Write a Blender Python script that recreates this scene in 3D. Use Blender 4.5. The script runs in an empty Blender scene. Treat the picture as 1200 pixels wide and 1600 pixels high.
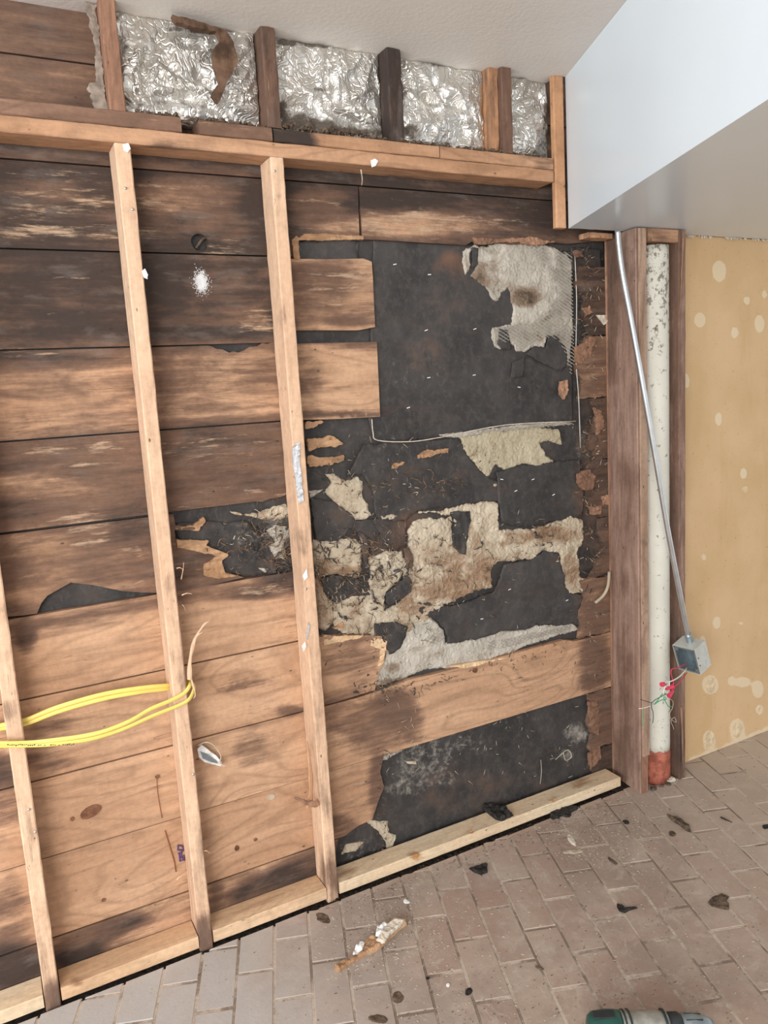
import bpy, bmesh, math, random
import numpy as np
from mathutils import Vector, Matrix, noise
from mathutils.geometry import delaunay_2d_cdt

sc = bpy.context.scene
COL = sc.collection
# ------------------------------------------------------------------ camera
# world: x runs right along the wall, y into the wall (y=0 is the front of the studs,
# y=0.089 the face of the sheathing), z up, floor at 0.  Metres.
FOC = 1200.0                       # focal length in pixels of the 1200x1600 frame
CAM = np.array([0.0, -2.07, 1.563])
def _rot(a, b, g):
    ca, sa, cb, sb, cg, sg = math.cos(a), math.sin(a), math.cos(b), math.sin(b), math.cos(g), math.sin(g)
    Rz = np.array([[ca, -sa, 0], [sa, ca, 0], [0, 0, 1]])
    Rx = np.array([[1, 0, 0], [0, cb, -sb], [0, sb, cb]])
    Ry = np.array([[cg, 0, sg], [0, 1, 0], [-sg, 0, cg]])
    return Ry @ Rx @ Rz
M = _rot(0.47734236, 0.15403087, -0.06023477)
cd = bpy.data.cameras.new('camera'); cam = bpy.data.objects.new('camera', cd); COL.objects.link(cam)
cd.sensor_width = 36; cd.lens = FOC / 1600 * 36; cd.clip_start = 0.02
mw = Matrix.Identity(4)
for i in range(3):
    mw[i][0] = M[0][i]; mw[i][1] = M[2][i]; mw[i][2] = -M[1][i]; mw[i][3] = CAM[i]
cam.matrix_world = mw
sc.camera = cam
# ------------------------------------------------------------------ sky and daylight
w = bpy.data.worlds.new('world'); sc.world = w; w.use_nodes = True
bg = w.node_tree.nodes['Background']; bg.inputs[0].default_value = (0.92, 0.95, 1.0, 1); bg.inputs[1].default_value = 1.15
def area(name, loc, aim, sx, sy, power, col):
    l = bpy.data.lights.new(name, 'AREA'); l.shape = 'RECTANGLE'; l.size = sx; l.size_y = sy; l.energy = power; l.color = col
    o = bpy.data.objects.new(name, l); COL.objects.link(o); o.location = loc
    o.rotation_euler = (Vector(aim) - Vector(loc)).to_track_quat('-Z', 'Y').to_euler()
area('window_daylight', (-2.3, -4.1, 1.75), (1.0, 0.0, 1.1), 2.4, 1.8, 190, (1.0, 0.97, 0.93))
area('side_window_daylight', (-3.4, -1.7, 1.5), (1.2, -0.6, 1.5), 1.8, 1.6, 88, (0.80, 0.91, 1.0))
sc.view_settings.view_transform = 'Standard'; sc.view_settings.look = 'None'
sc.view_settings.gamma = 1; sc.view_settings.use_curve_mapping = False
sc.view_settings.exposure = 0.0
# ------------------------------------------------------------------ helpers
rnd = random.Random(7)
def ray(x, y): return M.T @ np.array([(x - 600) / FOC, 1, -(y - 800) / FOC])
def W(x, y, Y=0.089):
    r = ray(x, y); return CAM + r * ((Y - CAM[1]) / r[1])
def F(x, y, z=0.0):
    r = ray(x, y); return CAM + r * ((z - CAM[2]) / r[2])
def proj(P):                                    # world points -> pixels of the photograph
    v = (np.atleast_2d(P) - CAM) @ M.T
    return np.stack([600 + FOC * v[:, 0] / v[:, 1], 800 - FOC * v[:, 2] / v[:, 1]], 1)
def wz(px, z, Y=0.089):                         # point of a wall plane at pixel column px and height z
    py = 800.0
    for _ in range(8): py += (W(px, py, Y)[2] - z) * 520
    return W(px, py, Y)
def n3(x, y, z=0.0): return noise.noise(Vector((x, y, z)))

def tag(o, label=None, cat=None, group=None, kind=None):
    if label: o['label'] = label
    if cat: o['category'] = cat
    if group: o['group'] = group
    if kind: o['kind'] = kind
    return o
def empty(name, loc=(0, 0, 0)):
    o = bpy.data.objects.new(name, None); o.location = loc; o.empty_display_size = 0.05; COL.objects.link(o); return o
def link(name, me, mat, parent=None, smooth=False):
    o = bpy.data.objects.new(name, me); COL.objects.link(o)
    if mat and not me.materials: me.materials.append(mat)
    if smooth and me.polygons: me.polygons.foreach_set('use_smooth', [True] * len(me.polygons))
    if parent:
        o.parent = parent
        o.matrix_parent_inverse = Matrix.Translation(-Vector(parent.location))
    return o
def from_data(name, V, Fc, mat, parent=None, smooth=False):
    me = bpy.data.meshes.new(name); me.from_pydata([tuple(v) for v in V], [], Fc); me.update()
    return link(name, me, mat, parent, smooth)
def from_bm(name, bm, mat, parent=None, smooth=False):
    me = bpy.data.meshes.new(name); bm.normal_update(); bm.to_mesh(me); bm.free()
    return link(name, me, mat, parent, smooth)

# soft paint: stains that belong to the wood, laid out over the wall
def inside(P, poly):
    poly = np.asarray(poly, float); x, y = P[:, 0], P[:, 1]; r = np.zeros(len(P), bool); j = len(poly) - 1
    for i in range(len(poly)):
        xi, yi = poly[i]; xj, yj = poly[j]
        c = ((yi > y) != (yj > y)) & (x < (xj - xi) * (y - yi) / (yj - yi + 1e-12) + xi)
        r ^= c; j = i
    return r
def edge_dist(P, poly):
    poly = np.asarray(poly, float); d = np.full(len(P), 1e9)
    for i in range(len(poly)):
        a = poly[i - 1]; b = poly[i]; ab = b - a; t = np.clip(((P - a) @ ab) / (ab @ ab + 1e-12), 0, 1)
        d = np.minimum(d, np.hypot(*(P - a - t[:, None] * ab).T))
    return d
def ev(ops, PX, base):
    v = np.full(len(PX), float(base))
    for op in ops:
        if op[0] == 'e':
            _, cx, cy, rx, ry, val = op[:6]; a = math.radians(op[6] if len(op) > 6 else 0)
            dx, dy = PX[:, 0] - cx, PX[:, 1] - cy
            u = (dx * math.cos(a) + dy * math.sin(a)) / rx; t = (-dx * math.sin(a) + dy * math.cos(a)) / ry
            m = np.clip(1.5 - np.sqrt(u * u + t * t), 0, 1); m = m * m * (3 - 2 * m)
        else:
            _, poly, val, soft = op
            d = edge_dist(PX, poly); s = np.where(inside(PX, poly), 1, -1)
            m = np.clip(0.5 + s * d / (2 * soft), 0, 1)
        v = v * (1 - m) + val * m
    return v
def set_attr(me, name, vals):
    a = me.attributes.new(name, 'FLOAT', 'POINT'); a.data.foreach_set('value', np.asarray(vals, np.float32))

def densify(poly, step, rough, seed, keep=0.0):
    out = []; n = len(poly)
    for i in range(n):
        a = np.array(poly[i]); b = np.array(poly[(i + 1) % n]); L = np.hypot(*(b - a)); k = max(1, int(L / step))
        nr = np.array([-(b - a)[1], (b - a)[0]]) / (L + 1e-9)
        for j in range(k):
            t = j / k; p = a + (b - a) * t
            if rough:
                s = n3(p[0] * 14, p[1] * 14, seed) * 1.3 + n3(p[0] * 45, p[1] * 45, seed + 9) * .8 + n3(p[0] * 110, p[1] * 110, seed + 5) * .75
                p = p + nr * s * rough
            out.append(p)
    return out
def slab(name, poly, y0, th, mat, parent=None, cell=0.012, rough=0.0, seed=0.0, disp=None, holes=(), attrs=None, smooth=False, edge_back=0.0, back=False):
    """board / sheet / patch lying in the wall: outline in (x,z), front at y0, real thickness th"""
    step = cell if rough == 0 else min(cell, 0.0055)
    loops = [densify(poly, step, rough, seed)] + [densify(h, step, 0, 0) for h in holes]
    pts = []; edges = []
    for L in loops:
        b = len(pts); pts += [tuple(p) for p in L]; edges += [(b + i, b + (i + 1) % len(L)) for i in range(len(L))]
    A = np.array(loops[0]); lo = A.min(0); hi = A.max(0)
    gx, gz = np.meshgrid(np.arange(lo[0] + cell * .5, hi[0], cell), np.arange(lo[1] + cell * .5, hi[1], cell))
    G = np.stack([gx.ravel(), gz.ravel()], 1)
    G = G + np.random.RandomState(int(seed * 7) + 3).uniform(-.25, .25, G.shape) * cell
    ok = inside(G, loops[0]) & (edge_dist(G, loops[0]) > cell * .4)
    for h in loops[1:]: ok &= ~inside(G, h) & (edge_dist(G, h) > cell * .4)
    pts += [tuple(p) for p in G[ok]]
    r = delaunay_2d_cdt([Vector(p) for p in pts], edges, [], 0, 1e-6)
    V2 = np.array([tuple(v) for v in r[0]]); T = [t for t in r[2] if len(t) >= 3]
    C = np.array([V2[list(t)].mean(0) for t in T])
    ok = inside(C, loops[0])
    for h in loops[1:]: ok &= ~inside(C, h)
    T = [list(t) for t, k in zip(T, ok) if k]
    cnt = {}
    for k, t in enumerate(T):                                   # make the front face -y
        a, b, c = V2[t[0]], V2[t[1]], V2[t[2]]
        if (b[0] - a[0]) * (c[1] - a[1]) - (b[1] - a[1]) * (c[0] - a[0]) < 0: T[k] = t[::-1]
    for t in T:
        for i in range(len(t)):
            e = (t[i], t[(i + 1) % len(t)]); cnt[e] = 1
    bound = [e for e in cnt if (e[1], e[0]) not in cnt]
    bset = set(v for e in bound for v in e)
    V = []
    for i, p in enumerate(V2):
        y = y0
        if disp: y += disp(p[0], p[1])
        if edge_back and i in bset: y += edge_back
        V.append((p[0], y, p[1]))
    n = len(V); bi = {v: n + k for k, v in enumerate(sorted(bset))}
    for v in sorted(bset): V.append((V2[v][0], y0 + th, V2[v][1]))
    Fc = T + [[e[1], e[0], bi[e[0]], bi[e[1]]] for e in bound]
    o = from_data(name, V, Fc, mat, parent, False)
    if smooth:
        o.data.polygons.foreach_set('use_smooth', [i < len(T) for i in range(len(Fc))])
    if attrs:
        PX = proj(np.array(V))
        for k, (ops, base) in attrs.items(): set_attr(o.data, k, ev(ops, PX, base))
    return o
def pix(pts, off=(0, 0), s=1.0, Y=0.089):
    out = []
    for x, y in pts:
        p = W(off[0] + x / s, off[1] + y / s, Y); out.append((p[0], p[2]))
    return out
Z4 = dict(off=(440, 340), s=2.308); Z5 = dict(off=(460, 640), s=2.308); Z6 = dict(off=(0, 760), s=2.308); Z1 = dict(off=(0, 0), s=2.5)

def beam(name, p0, p1, wd, dp, mat, parent=None, seg=0.03, jit=0.0012, bev=0.0025, up=None, attrs=None, seed=0.0):
    """a sawn timber from p0 to p1, section wd x dp (dp along 'up'), soft arrises, slightly uneven"""
    p0 = Vector(p0); p1 = Vector(p1); ax = (p1 - p0); L = ax.length; ax.normalize()
    upv = Vector(up) if up else Vector((0, 1, 0)); sx = upv.cross(ax).normalized(); upv = ax.cross(sx).normalized()
    hw, hd = wd / 2, dp / 2
    sec = [(-hw + bev, -hd), (0, -hd), (hw - bev, -hd), (hw, -hd + bev), (hw, 0), (hw, hd - bev), (hw - bev, hd), (-hw + bev, hd), (-hw, hd - bev), (-hw, 0), (-hw, -hd + bev)]
    ns = max(2, int(L / seg)); V = []; k = len(sec)
    for i in range(ns + 1):
        c = p0 + ax * (L * i / ns)
        for j, (a, b) in enumerate(sec):
            q = c + sx * a + upv * b
            f = jit * (1.6 if j in (0, 2, 3, 5, 6, 7, 8, 10) else .5)
            s = n3(i * .9 * seg * 30 + seed, j * 2.3, seed); s2 = n3(i * .35, j * 5.1 + 8, seed)
            q = q - (sx * a + upv * b).normalized() * f * (abs(s) + .7 * s2)
            V.append(q)
    Fc = []
    for i in range(ns):
        for j in range(k):
            a = i * k + j; b = i * k + (j + 1) % k; Fc.append([a, b, b + k, a + k])
    Fc.append(list(range(k))[::-1]); Fc.append([ns * k + j for j in range(k)])
    o = from_data(name, V, Fc, mat, parent)
    bm = bmesh.new(); bm.from_mesh(o.data); bmesh.ops.recalc_face_normals(bm, faces=bm.faces); bm.to_mesh(o.data); bm.free()
    if attrs:
        PX = proj(np.array([tuple(v) for v in V]))
        for kk, (ops, base) in attrs.items(): set_attr(o.data, kk, ev(ops, PX, base))
    return o
def spline(pts, n=8):
    P = [np.array(p, float) for p in pts]; P = [2 * P[0] - P[1]] + P + [2 * P[-1] - P[-2]]; out = []
    for i in range(1, len(P) - 2):
        for k in range(n):
            t = k / n; a, b, c, d = P[i - 1:i + 3]
            out.append(.5 * ((2 * b) + (-a + c) * t + (2 * a - 5 * b + 4 * c - d) * t * t + (-a + 3 * b - 3 * c + d) * t ** 3))
    out.append(P[-2]); return out
def tube(name, pts, r, mat, parent=None, sides=8, n=8, flat=1.0, rfun=None, smooth=True, ref=(0, 0, 1)):
    Q = spline(pts, n) if n > 1 else [np.array(p, float) for p in pts]
    V = []; Fc = []; N = len(Q); pr = Vector(ref)
    if abs(Vector(Q[-1] - Q[0]).normalized().dot(pr)) > .98: pr = Vector((1, 0, 0))
    for i, q in enumerate(Q):
        t = Vector(Q[min(i + 1, N - 1)] - Q[max(i - 1, 0)]).normalized()
        u = (pr - t * pr.dot(t)).normalized(); pr = u; v = t.cross(u)
        rr = r * (rfun(i / (N - 1)) if rfun else 1)
        for j in range(sides):
            a = 2 * math.pi * j / sides
            V.append(Vector(q) + u * math.cos(a) * rr + v * math.sin(a) * rr * flat)
    for i in range(N - 1):
        for j in range(sides):
            a = i * sides + j; b = i * sides + (j + 1) % sides; Fc.append([a, b, b + sides, a + sides])
    Fc.append(list(range(sides))[::-1]); Fc.append([(N - 1) * sides + j for j in range(sides)])
    return from_data(name, V, Fc, mat, parent, smooth)
def box_bm(bm, c, s, rot=None, bev=0.0):
    r = bmesh.ops.create_cube(bm, size=1)
    m = Matrix.Translation(c) @ (rot if rot else Matrix.Identity(4)) @ Matrix.Diagonal((s[0], s[1], s[2], 1))
    bmesh.ops.transform(bm, matrix=m, verts=r['verts'])
    if bev: bmesh.ops.bevel(bm, geom=list({e for v in r['verts'] for e in v.link_edges}), offset=bev, segments=2, profile=.6, affect='EDGES')
def chunk(name, c, size, mat, parent=None, seed=0, yaw=0.0, rough=.35, tilt=0.0, sub=3):
    """a broken lump or splinter: distorted icosphere of the given half sizes resting at c"""
    bm = bmesh.new(); bmesh.ops.create_icosphere(bm, subdivisions=sub, radius=1)
    R = Matrix.Rotation(yaw, 3, 'Z') @ Matrix.Rotation(tilt, 3, 'Y')
    zs = []
    for v in bm.verts:
        p = v.co.copy(); k = 1 + rough * (noise.noise(p * 1.7 + Vector((seed, 0, 0))) + .6 * noise.noise(p * 4 + Vector((0, seed, 0))))
        p = Vector((math.copysign(abs(p.x) ** .6, p.x), math.copysign(abs(p.y) ** .75, p.y), math.copysign(abs(p.z) ** .6, p.z))) * k
        p.z += .5 * noise.noise(Vector((p.x * 2, p.y * 9, seed))) ; 
        v.co = R @ Vector((p.x * size[0], p.y * size[1], p.z * size[2])); zs.append(v.co.z)
    z0 = min(zs)
    for v in bm.verts: v.co += Vector((c[0], c[1], c[2] - z0))
    return from_bm(name, bm, mat, parent)

# ------------------------------------------------------------------ materials
class NT:
    def __init__(s, name):
        s.m = bpy.data.materials.new(name); s.m.use_nodes = True; s.t = s.m.node_tree; s.b = s.t.nodes['Principled BSDF']
    def n(s, typ, **kw):
        x = s.t.nodes.new(typ)
        for k, v in kw.items():
            if k.startswith('i_'):
                key = k[2:]; key = int(key) if key.isdigit() else key.replace('_', ' ')
                s.put(x.inputs[key], v)
            else: setattr(x, k, v)
        return x
    def put(s, sock, v):
        if isinstance(v, bpy.types.NodeSocket): s.t.links.new(v, sock)
        else: sock.default_value = v if not (isinstance(v, tuple) and len(v) == 3 and sock.type == 'RGBA') else (*v, 1)
    def math(s, op, a, b=0.0, clamp=False):
        x = s.n('ShaderNodeMath', operation=op, use_clamp=clamp); s.put(x.inputs[0], a); s.put(x.inputs[1], b); return x.outputs[0]
    def mix(s, f, a, b, bt='MIX'):
        x = s.n('ShaderNodeMix', data_type='RGBA', blend_type=bt); s.put(x.inputs[0], f); s.put(x.inputs[6], a); s.put(x.inputs[7], b); return x.outputs[2]
    def ramp(s, v, lo, hi, a=0.0, b=1.0):
        x = s.n('ShaderNodeMapRange', interpolation_type='SMOOTHSTEP'); s.put(x.inputs[0], v); s.put(x.inputs[1], lo); s.put(x.inputs[2], hi); s.put(x.inputs[3], a); s.put(x.inputs[4], b); return x.outputs[0]
    def pos(s, scale=(1, 1, 1), rnd=True):
        g = s.n('ShaderNodeNewGeometry').outputs['Position']
        if rnd:
            oi = s.n('ShaderNodeObjectInfo').outputs['Random']; c = s.n('ShaderNodeCombineXYZ'); k = s.math('MULTIPLY', oi, 37.0)
            for i in range(3): s.put(c.inputs[i], k)
            a = s.n('ShaderNodeVectorMath', operation='ADD'); s.put(a.inputs[0], g); s.put(a.inputs[1], c.outputs[0]); g = a.outputs[0]
        x = s.n('ShaderNodeVectorMath', operation='MULTIPLY'); s.put(x.inputs[0], g); x.inputs[1].default_value = scale; return x.outputs[0]
    def noise(s, vec, scale, detail=4, rough=.6, dist=0.0):
        x = s.n('ShaderNodeTexNoise'); s.put(x.inputs['Vector'], vec); x.inputs['Scale'].default_value = scale
        x.inputs['Detail'].default_value = detail; x.inputs['Roughness'].default_value = rough; x.inputs['Distortion'].default_value = dist; return x.outputs[0]
    def attr(s, name): return s.n('ShaderNodeAttribute', attribute_name=name).outputs['Fac']
    def bump(s, h, strength=.4, dist=.002):
        x = s.n('ShaderNodeBump'); s.put(x.inputs['Height'], h); x.inputs['Strength'].default_value = strength; x.inputs['Distance'].default_value = dist
        s.put(s.b.inputs['Normal'], x.outputs[0])
    def out(s, col, rough=.8, metal=0.0, spec=.25):
        s.put(s.b.inputs['Base Color'], col); s.put(s.b.inputs['Roughness'], rough); s.put(s.b.inputs['Metallic'], metal); s.put(s.b.inputs['Specular IOR Level'], spec); return s.m

def wood(name, axis, light, dark, grain=1.0, brown=(.165, .095, .066), black=(.040, .031, .028), pale=(.52, .36, .24), dirt=.25, rings=.35):
    m = NT(name); sc3 = {'x': (1, 12, 12), 'z': (12, 12, 1)}[axis]; sc1 = {'x': (1, 3.2, 3.2), 'z': (3.2, 3.2, 1)}[axis]
    g1 = m.noise(m.pos(sc3), 4.5 * grain, 6, .65); g2 = m.noise(m.pos(sc3), 22 * grain, 4, .6); big = m.noise(m.pos(sc1), 2.2, 3, .5)
    mot = m.noise(m.pos((1, 1, 1)), 9, 5, .62); fine = m.noise(m.pos((1, 1, 1)), 70, 4, .65)
    # flame figure: iso-lines of a stretched noise
    fig = m.noise(m.pos(sc1), 1.5, 1.5, .4, .3); ring = m.math('PINGPONG', m.math('MULTIPLY', fig, 26.0), 1.0); ring = m.ramp(ring, .55, 1.0)
    c = m.mix(m.ramp(big, .3, .7), light, dark)
    c = m.mix(m.ramp(g1, .35, .75, 0, .55), c, tuple(x * .72 for x in dark))
    c = m.mix(m.math('MULTIPLY', ring, rings), c, tuple(x * .5 for x in dark))
    c = m.mix(m.ramp(g2, .5, .8, 0, .3), c, tuple(min(1, x * 1.15) for x in light))
    c = m.mix(m.math('MULTIPLY', m.ramp(mot, .52, .8), dirt), c, brown)
    # stains carried by the timber
    D = m.attr('D'); nz = m.math('ADD', m.math('MULTIPLY', m.noise(m.pos(sc1), 5, 7, .68, .4), .62), m.math('MULTIPLY', g1, .38))
    d = m.math('ADD', D, m.math('MULTIPLY', m.math('SUBTRACT', nz, .5), 1.6))
    gate = m.ramp(D, .02, .2); 
    c = m.mix(m.math('MULTIPLY', m.ramp(d, .08, .52, 0, .92), gate), c, brown)
    c = m.mix(m.math('MULTIPLY', m.ramp(d, .42, .98, 0, .9), gate), c, black)
    c = m.mix(m.math('MULTIPLY', m.ramp(m.noise(m.pos(sc1), 9, 4), .5, .72, 0, .32), m.ramp(D, .3, .8)), c, (.22, .185, .165))
    # raw wood where the surface has flaked off
    P = m.attr('P'); pn = m.noise(m.pos({'x': (1, 7, 7), 'z': (7, 7, 1)}[axis]), 7, 8, .72, .15)
    p = m.math('ADD', m.math('MULTIPLY', P, .26), m.math('SUBTRACT', pn, .5))
    pm = m.math('MULTIPLY', m.ramp(p, .2, .34), m.ramp(P, .02, .1)); pm = m.math('MULTIPLY', pm, m.ramp(g2, .3, .6, .3, .9))
    c = m.mix(pm, c, pale)
    # worm holes, checks
    v = m.n('ShaderNodeTexVoronoi'); m.put(v.inputs['Vector'], m.pos({'x': (.5, 1, 1), 'z': (1, 1, .5)}[axis])); v.inputs['Scale'].default_value = 34
    hole = m.math('MULTIPLY', m.ramp(v.outputs['Distance'], .05, .12, 1, 0), m.ramp(mot, .5, .6, 0, .8)); c = m.mix(hole, c, black)
    ck = m.noise(m.pos({'x': (1, 26, 26), 'z': (26, 26, 1)}[axis]), 2.2, 3, .5); chk = m.ramp(m.math('ABSOLUTE', m.math('SUBTRACT', ck, .5)), .0, .006, 1, 0)
    chk = m.math('MULTIPLY', chk, m.ramp(m.noise(m.pos(sc1), 3.1, 2), .5, .62, 0, .7)); c = m.mix(chk, c, tuple(x * .28 for x in dark))
    c = m.mix(m.ramp(fine, .3, .75, 0, .16), c, (.02, .015, .01), 'MIX')
    h = m.math('ADD', m.math('MULTIPLY', g1, .8), m.math('MULTIPLY', g2, .5)); h = m.math('SUBTRACT', h, m.math('ADD', m.math('MULTIPLY', hole, 1.2), chk)); h = m.math('SUBTRACT', h, m.math('MULTIPLY', pm, .5))
    m.bump(h, .55, .002)
    return m.out(c, .78, 0, .2)

M_board = wood('aged sheathing wood', 'x', (.64, .40, .25), (.49, .285, .17))
M_boardred = wood('weathered brown wood', 'z', (.43, .285, .22), (.33, .205, .155), dirt=.45)
M_stud = wood('stud wood', 'z', (.80, .55, .375), (.70, .45, .295), dirt=.14, rings=.18)
M_studold = wood('old stud wood', 'z', (.44, .25, .165), (.32, .17, .11), dirt=.4)
M_plate = wood('plate wood', 'x', (.60, .355, .215), (.48, .265, .15), dirt=.35)
M_plateold = wood('old plate wood', 'x', (.30, .175, .12), (.22, .125, .085), dirt=.5)
M_new = wood('new pine', 'x', (.82, .60, .38), (.74, .50, .29), dirt=.07, rings=.25, brown=(.32, .17, .09))
M_sole = wood('sole plate pine', 'x', (.80, .56, .36), (.70, .45, .27), dirt=.1, rings=.25, brown=(.32, .17, .09))
M_solepale = wood('pale sole plate pine', 'x', (.86, .69, .48), (.78, .58, .38), dirt=.06, rings=.2, brown=(.36, .2, .1))
M_cedar = wood('clear trim wood', 'z', (.66, .38, .22), (.52, .27, .14), dirt=.05, rings=.3)
M_raw = wood('broken raw wood', 'x', (.66, .42, .25), (.42, .24, .13), dirt=.6, grain=1.6)
M_rawred = wood('torn reddish wood', 'z', (.48, .27, .17), (.22, .12, .08), dirt=.8, grain=1.6)

def flat(name, col, rough=.7, metal=0.0, var=.12, scale=20, spec=.3, bumpy=.0, dist=.001):
    m = NT(name); n = m.noise(m.pos((1, 1, 1)), scale, 5, .6)
    c = m.mix(m.ramp(n, .3, .7), tuple(x * (1 - var) for x in col), tuple(min(1, x * (1 + var)) for x in col))
    if bumpy: m.bump(n, bumpy, dist)
    return m.out(c, rough, metal, spec)

def felt_mat():
    m = NT('black building felt'); p = m.pos((1, 1, 1), False)
    a = m.noise(p, 6, 7, .65); b = m.noise(p, 40, 6, .7); s = m.noise(m.pos((1, 3, 3), False), 8, 5, .6)
    c = m.mix(m.ramp(a, .3, .72), (.031, .029, .029), (.066, .060, .057)); c = m.mix(m.ramp(b, .45, .8, 0, .6), c, (.115, .10, .088)); c = m.mix(m.ramp(m.noise(m.pos((1.5, 1, .8), False), 15, 8, .8, 1.2), .5, .7, 0, .5), c, (.115, .098, .085))
    c = m.mix(m.ramp(s, .55, .75, 0, .5), c, (.09, .055, .04))
    c = m.mix(m.math('MULTIPLY', m.ramp(m.math('ADD', m.attr('G'), m.math('MULTIPLY', m.math('SUBTRACT', b, .5), 1.3)), .35, .95), m.ramp(m.attr('G'), .03, .25)), c, (.40, .37, .32))
    c = m.mix(m.math('MULTIPLY', m.ramp(m.math('ADD', m.attr('R'), m.math('SUBTRACT', a, .5)), .25, .8, 0, .85), m.ramp(m.attr('R'), .03, .25)), c, (.21, .105, .06))
    m.bump(m.math('ADD', a, b), .5, .003); return m.out(c, .62, 0, .3)
M_felt = felt_mat()
def stucco_mat(name, light, dark, stain):
    m = NT(name); p = m.pos((1, 1, 1), False)
    a = m.noise(p, 9, 8, .68); b = m.noise(p, 55, 5, .7); s = m.noise(m.pos((1, 1, 1.5), False), 8, 9, .78, .8)
    c = m.mix(m.ramp(a, .32, .68), light, dark); c = m.mix(m.ramp(b, .5, .8, 0, .5), c, tuple(x * .6 for x in dark))
    B = m.attr('B'); k = m.math('ADD', B, m.math('MULTIPLY', m.math('SUBTRACT', s, .5), 2.2))
    c = m.mix(m.math('MULTIPLY', m.ramp(k, .25, .8, 0, .85), m.ramp(B, .02, .15)), c, stain)
    c = m.mix(m.math('MULTIPLY', m.ramp(k, .75, 1.2, 0, .9), m.ramp(B, .02, .15)), c, (.06, .042, .03))
    v = m.n('ShaderNodeTexVoronoi'); m.put(v.inputs['Vector'], p); v.inputs['Scale'].default_value = 60
    c = m.mix(m.math('MULTIPLY', m.ramp(v.outputs['Distance'], .08, .2, .75, 0), m.ramp(a, .48, .6)), c, (.05, .04, .035))
    m.bump(m.math('ADD', m.math('MULTIPLY', a, 1.2), b), .8, .005); return m.out(c, .9, 0, .15)
M_stgrey = stucco_mat('grey stucco', (.57, .525, .455), (.39, .35, .29), (.20, .13, .08))
M_sttan = stucco_mat('tan stucco', (.61, .53, .41), (.47, .385, .28), (.26, .15, .085))
M_styel = stucco_mat('yellowed stucco', (.50, .44, .315), (.39, .33, .225), (.17, .115, .06))
M_wire = flat('galvanised lath', (.50, .47, .42), .5, .3)

def foil_mat():
    m = NT('foil facing'); p = m.pos((1, 1, 1)); a = m.noise(p, 6, 3, .5); b = m.noise(p, 26, 5, .7)
    c = m.mix(m.ramp(a, .4, .75), (.76, .74, .70), (.56, .53, .48)); D = m.attr('D')
    d = m.math('ADD', D, m.math('MULTIPLY', m.math('SUBTRACT', b, .5), 1.6)); f = m.math('MULTIPLY', m.ramp(d, .3, .8, 0, .95), m.ramp(D, .02, .2))
    c = m.mix(f, c, (.085, .06, .04)); vo = m.n('ShaderNodeTexVoronoi', feature='DISTANCE_TO_EDGE'); wv = m.n('ShaderNodeVectorMath', operation='ADD'); m.put(wv.inputs[0], p); nn_ = m.n('ShaderNodeTexNoise'); m.put(nn_.inputs['Vector'], p); nn_.inputs['Scale'].default_value = 7; m.put(wv.inputs[1], nn_.outputs['Color']); m.put(vo.inputs['Vector'], wv.outputs[0]); vo.inputs['Scale'].default_value = 15
    cr = m.ramp(vo.outputs['Distance'], 0, .12); m.bump(m.math('ADD', m.math('MULTIPLY', cr, .6), m.math('MULTIPLY', b, .25)), .55, .006)
    m.b.inputs['Anisotropic'].default_value = 0
    return m.out(c, m.ramp(f, 0, 1, .36, .9), m.ramp(f, 0, .6, .86, 0), .5)
M_foil = foil_mat()
M_kraft = flat('brown kraft paper', (.12, .07, .045), .85, 0, .5, 25, .2, .5, .003)

def plaster(name, col, col2, peel=.35, pscale=90):
    m = NT(name); p = m.pos((1, 1, 1), False); a = m.noise(p, 2.2, 4, .55); b = m.noise(p, pscale, 3, .5); s = m.noise(p, 14, 6, .7)
    c = m.mix(m.ramp(a, .3, .7), col, col2); c = m.mix(m.ramp(s, .68, .8, 0, .3), c, tuple(x * .7 for x in col2))
    m.bump(b, peel, .0025); return m.out(c, .55, 0, .35)
M_ceil = plaster('ceiling paint', (.78, .735, .68), (.74, .69, .635))
def soffit_mat():
    m = NT('gloss white board'); p = m.pos((1, 1, 1), False); a = m.noise(p, 1.6, 3, .5); s = m.noise(p, 30, 5, .7)
    c = m.mix(m.ramp(a, .3, .7), (.735, .81, .86), (.70, .775, .825)); c = m.mix(m.ramp(s, .72, .8, 0, .35), c, (.4, .38, .35))
    return m.out(c, .28, 0, .5)
M_soff = soffit_mat()
def yellow_mat():
    m = NT('yellowed backing board'); p = m.pos((1, 1, 1), False)
    a = m.noise(p, 3.2, 5, .6); b = m.noise(p, 18, 6, .7); f = m.noise(p, 90, 3, .6); st = m.noise(m.pos((3, 1, .6), False), 3, 4, .6)
    c = m.mix(m.ramp(a, .3, .7), (.60, .41, .215), (.68, .475, .275)); c = m.mix(m.ramp(st, .5, .75, 0, .5), c, (.55, .36, .17))
    c = m.mix(m.ramp(b, .58, .8, 0, .45), c, (.42, .27, .12)); c = m.mix(m.ramp(f, .64, .74, 0, .7), c, (.25, .16, .08))
    P = m.attr('P'); k = m.math('ADD', P, m.math('MULTIPLY', m.math('SUBTRACT', b, .5), .5))
    c = m.mix(m.math('MULTIPLY', m.ramp(k, .42, .58, 0, .7), m.ramp(P, .05, .2)), c, (.78, .66, .47)); m.bump(m.math('ADD', b, m.ramp(k, .4, .6)), .35, .002)
    return m.out(c, .8, 0, .2)
M_yel = yellow_mat()
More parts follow.
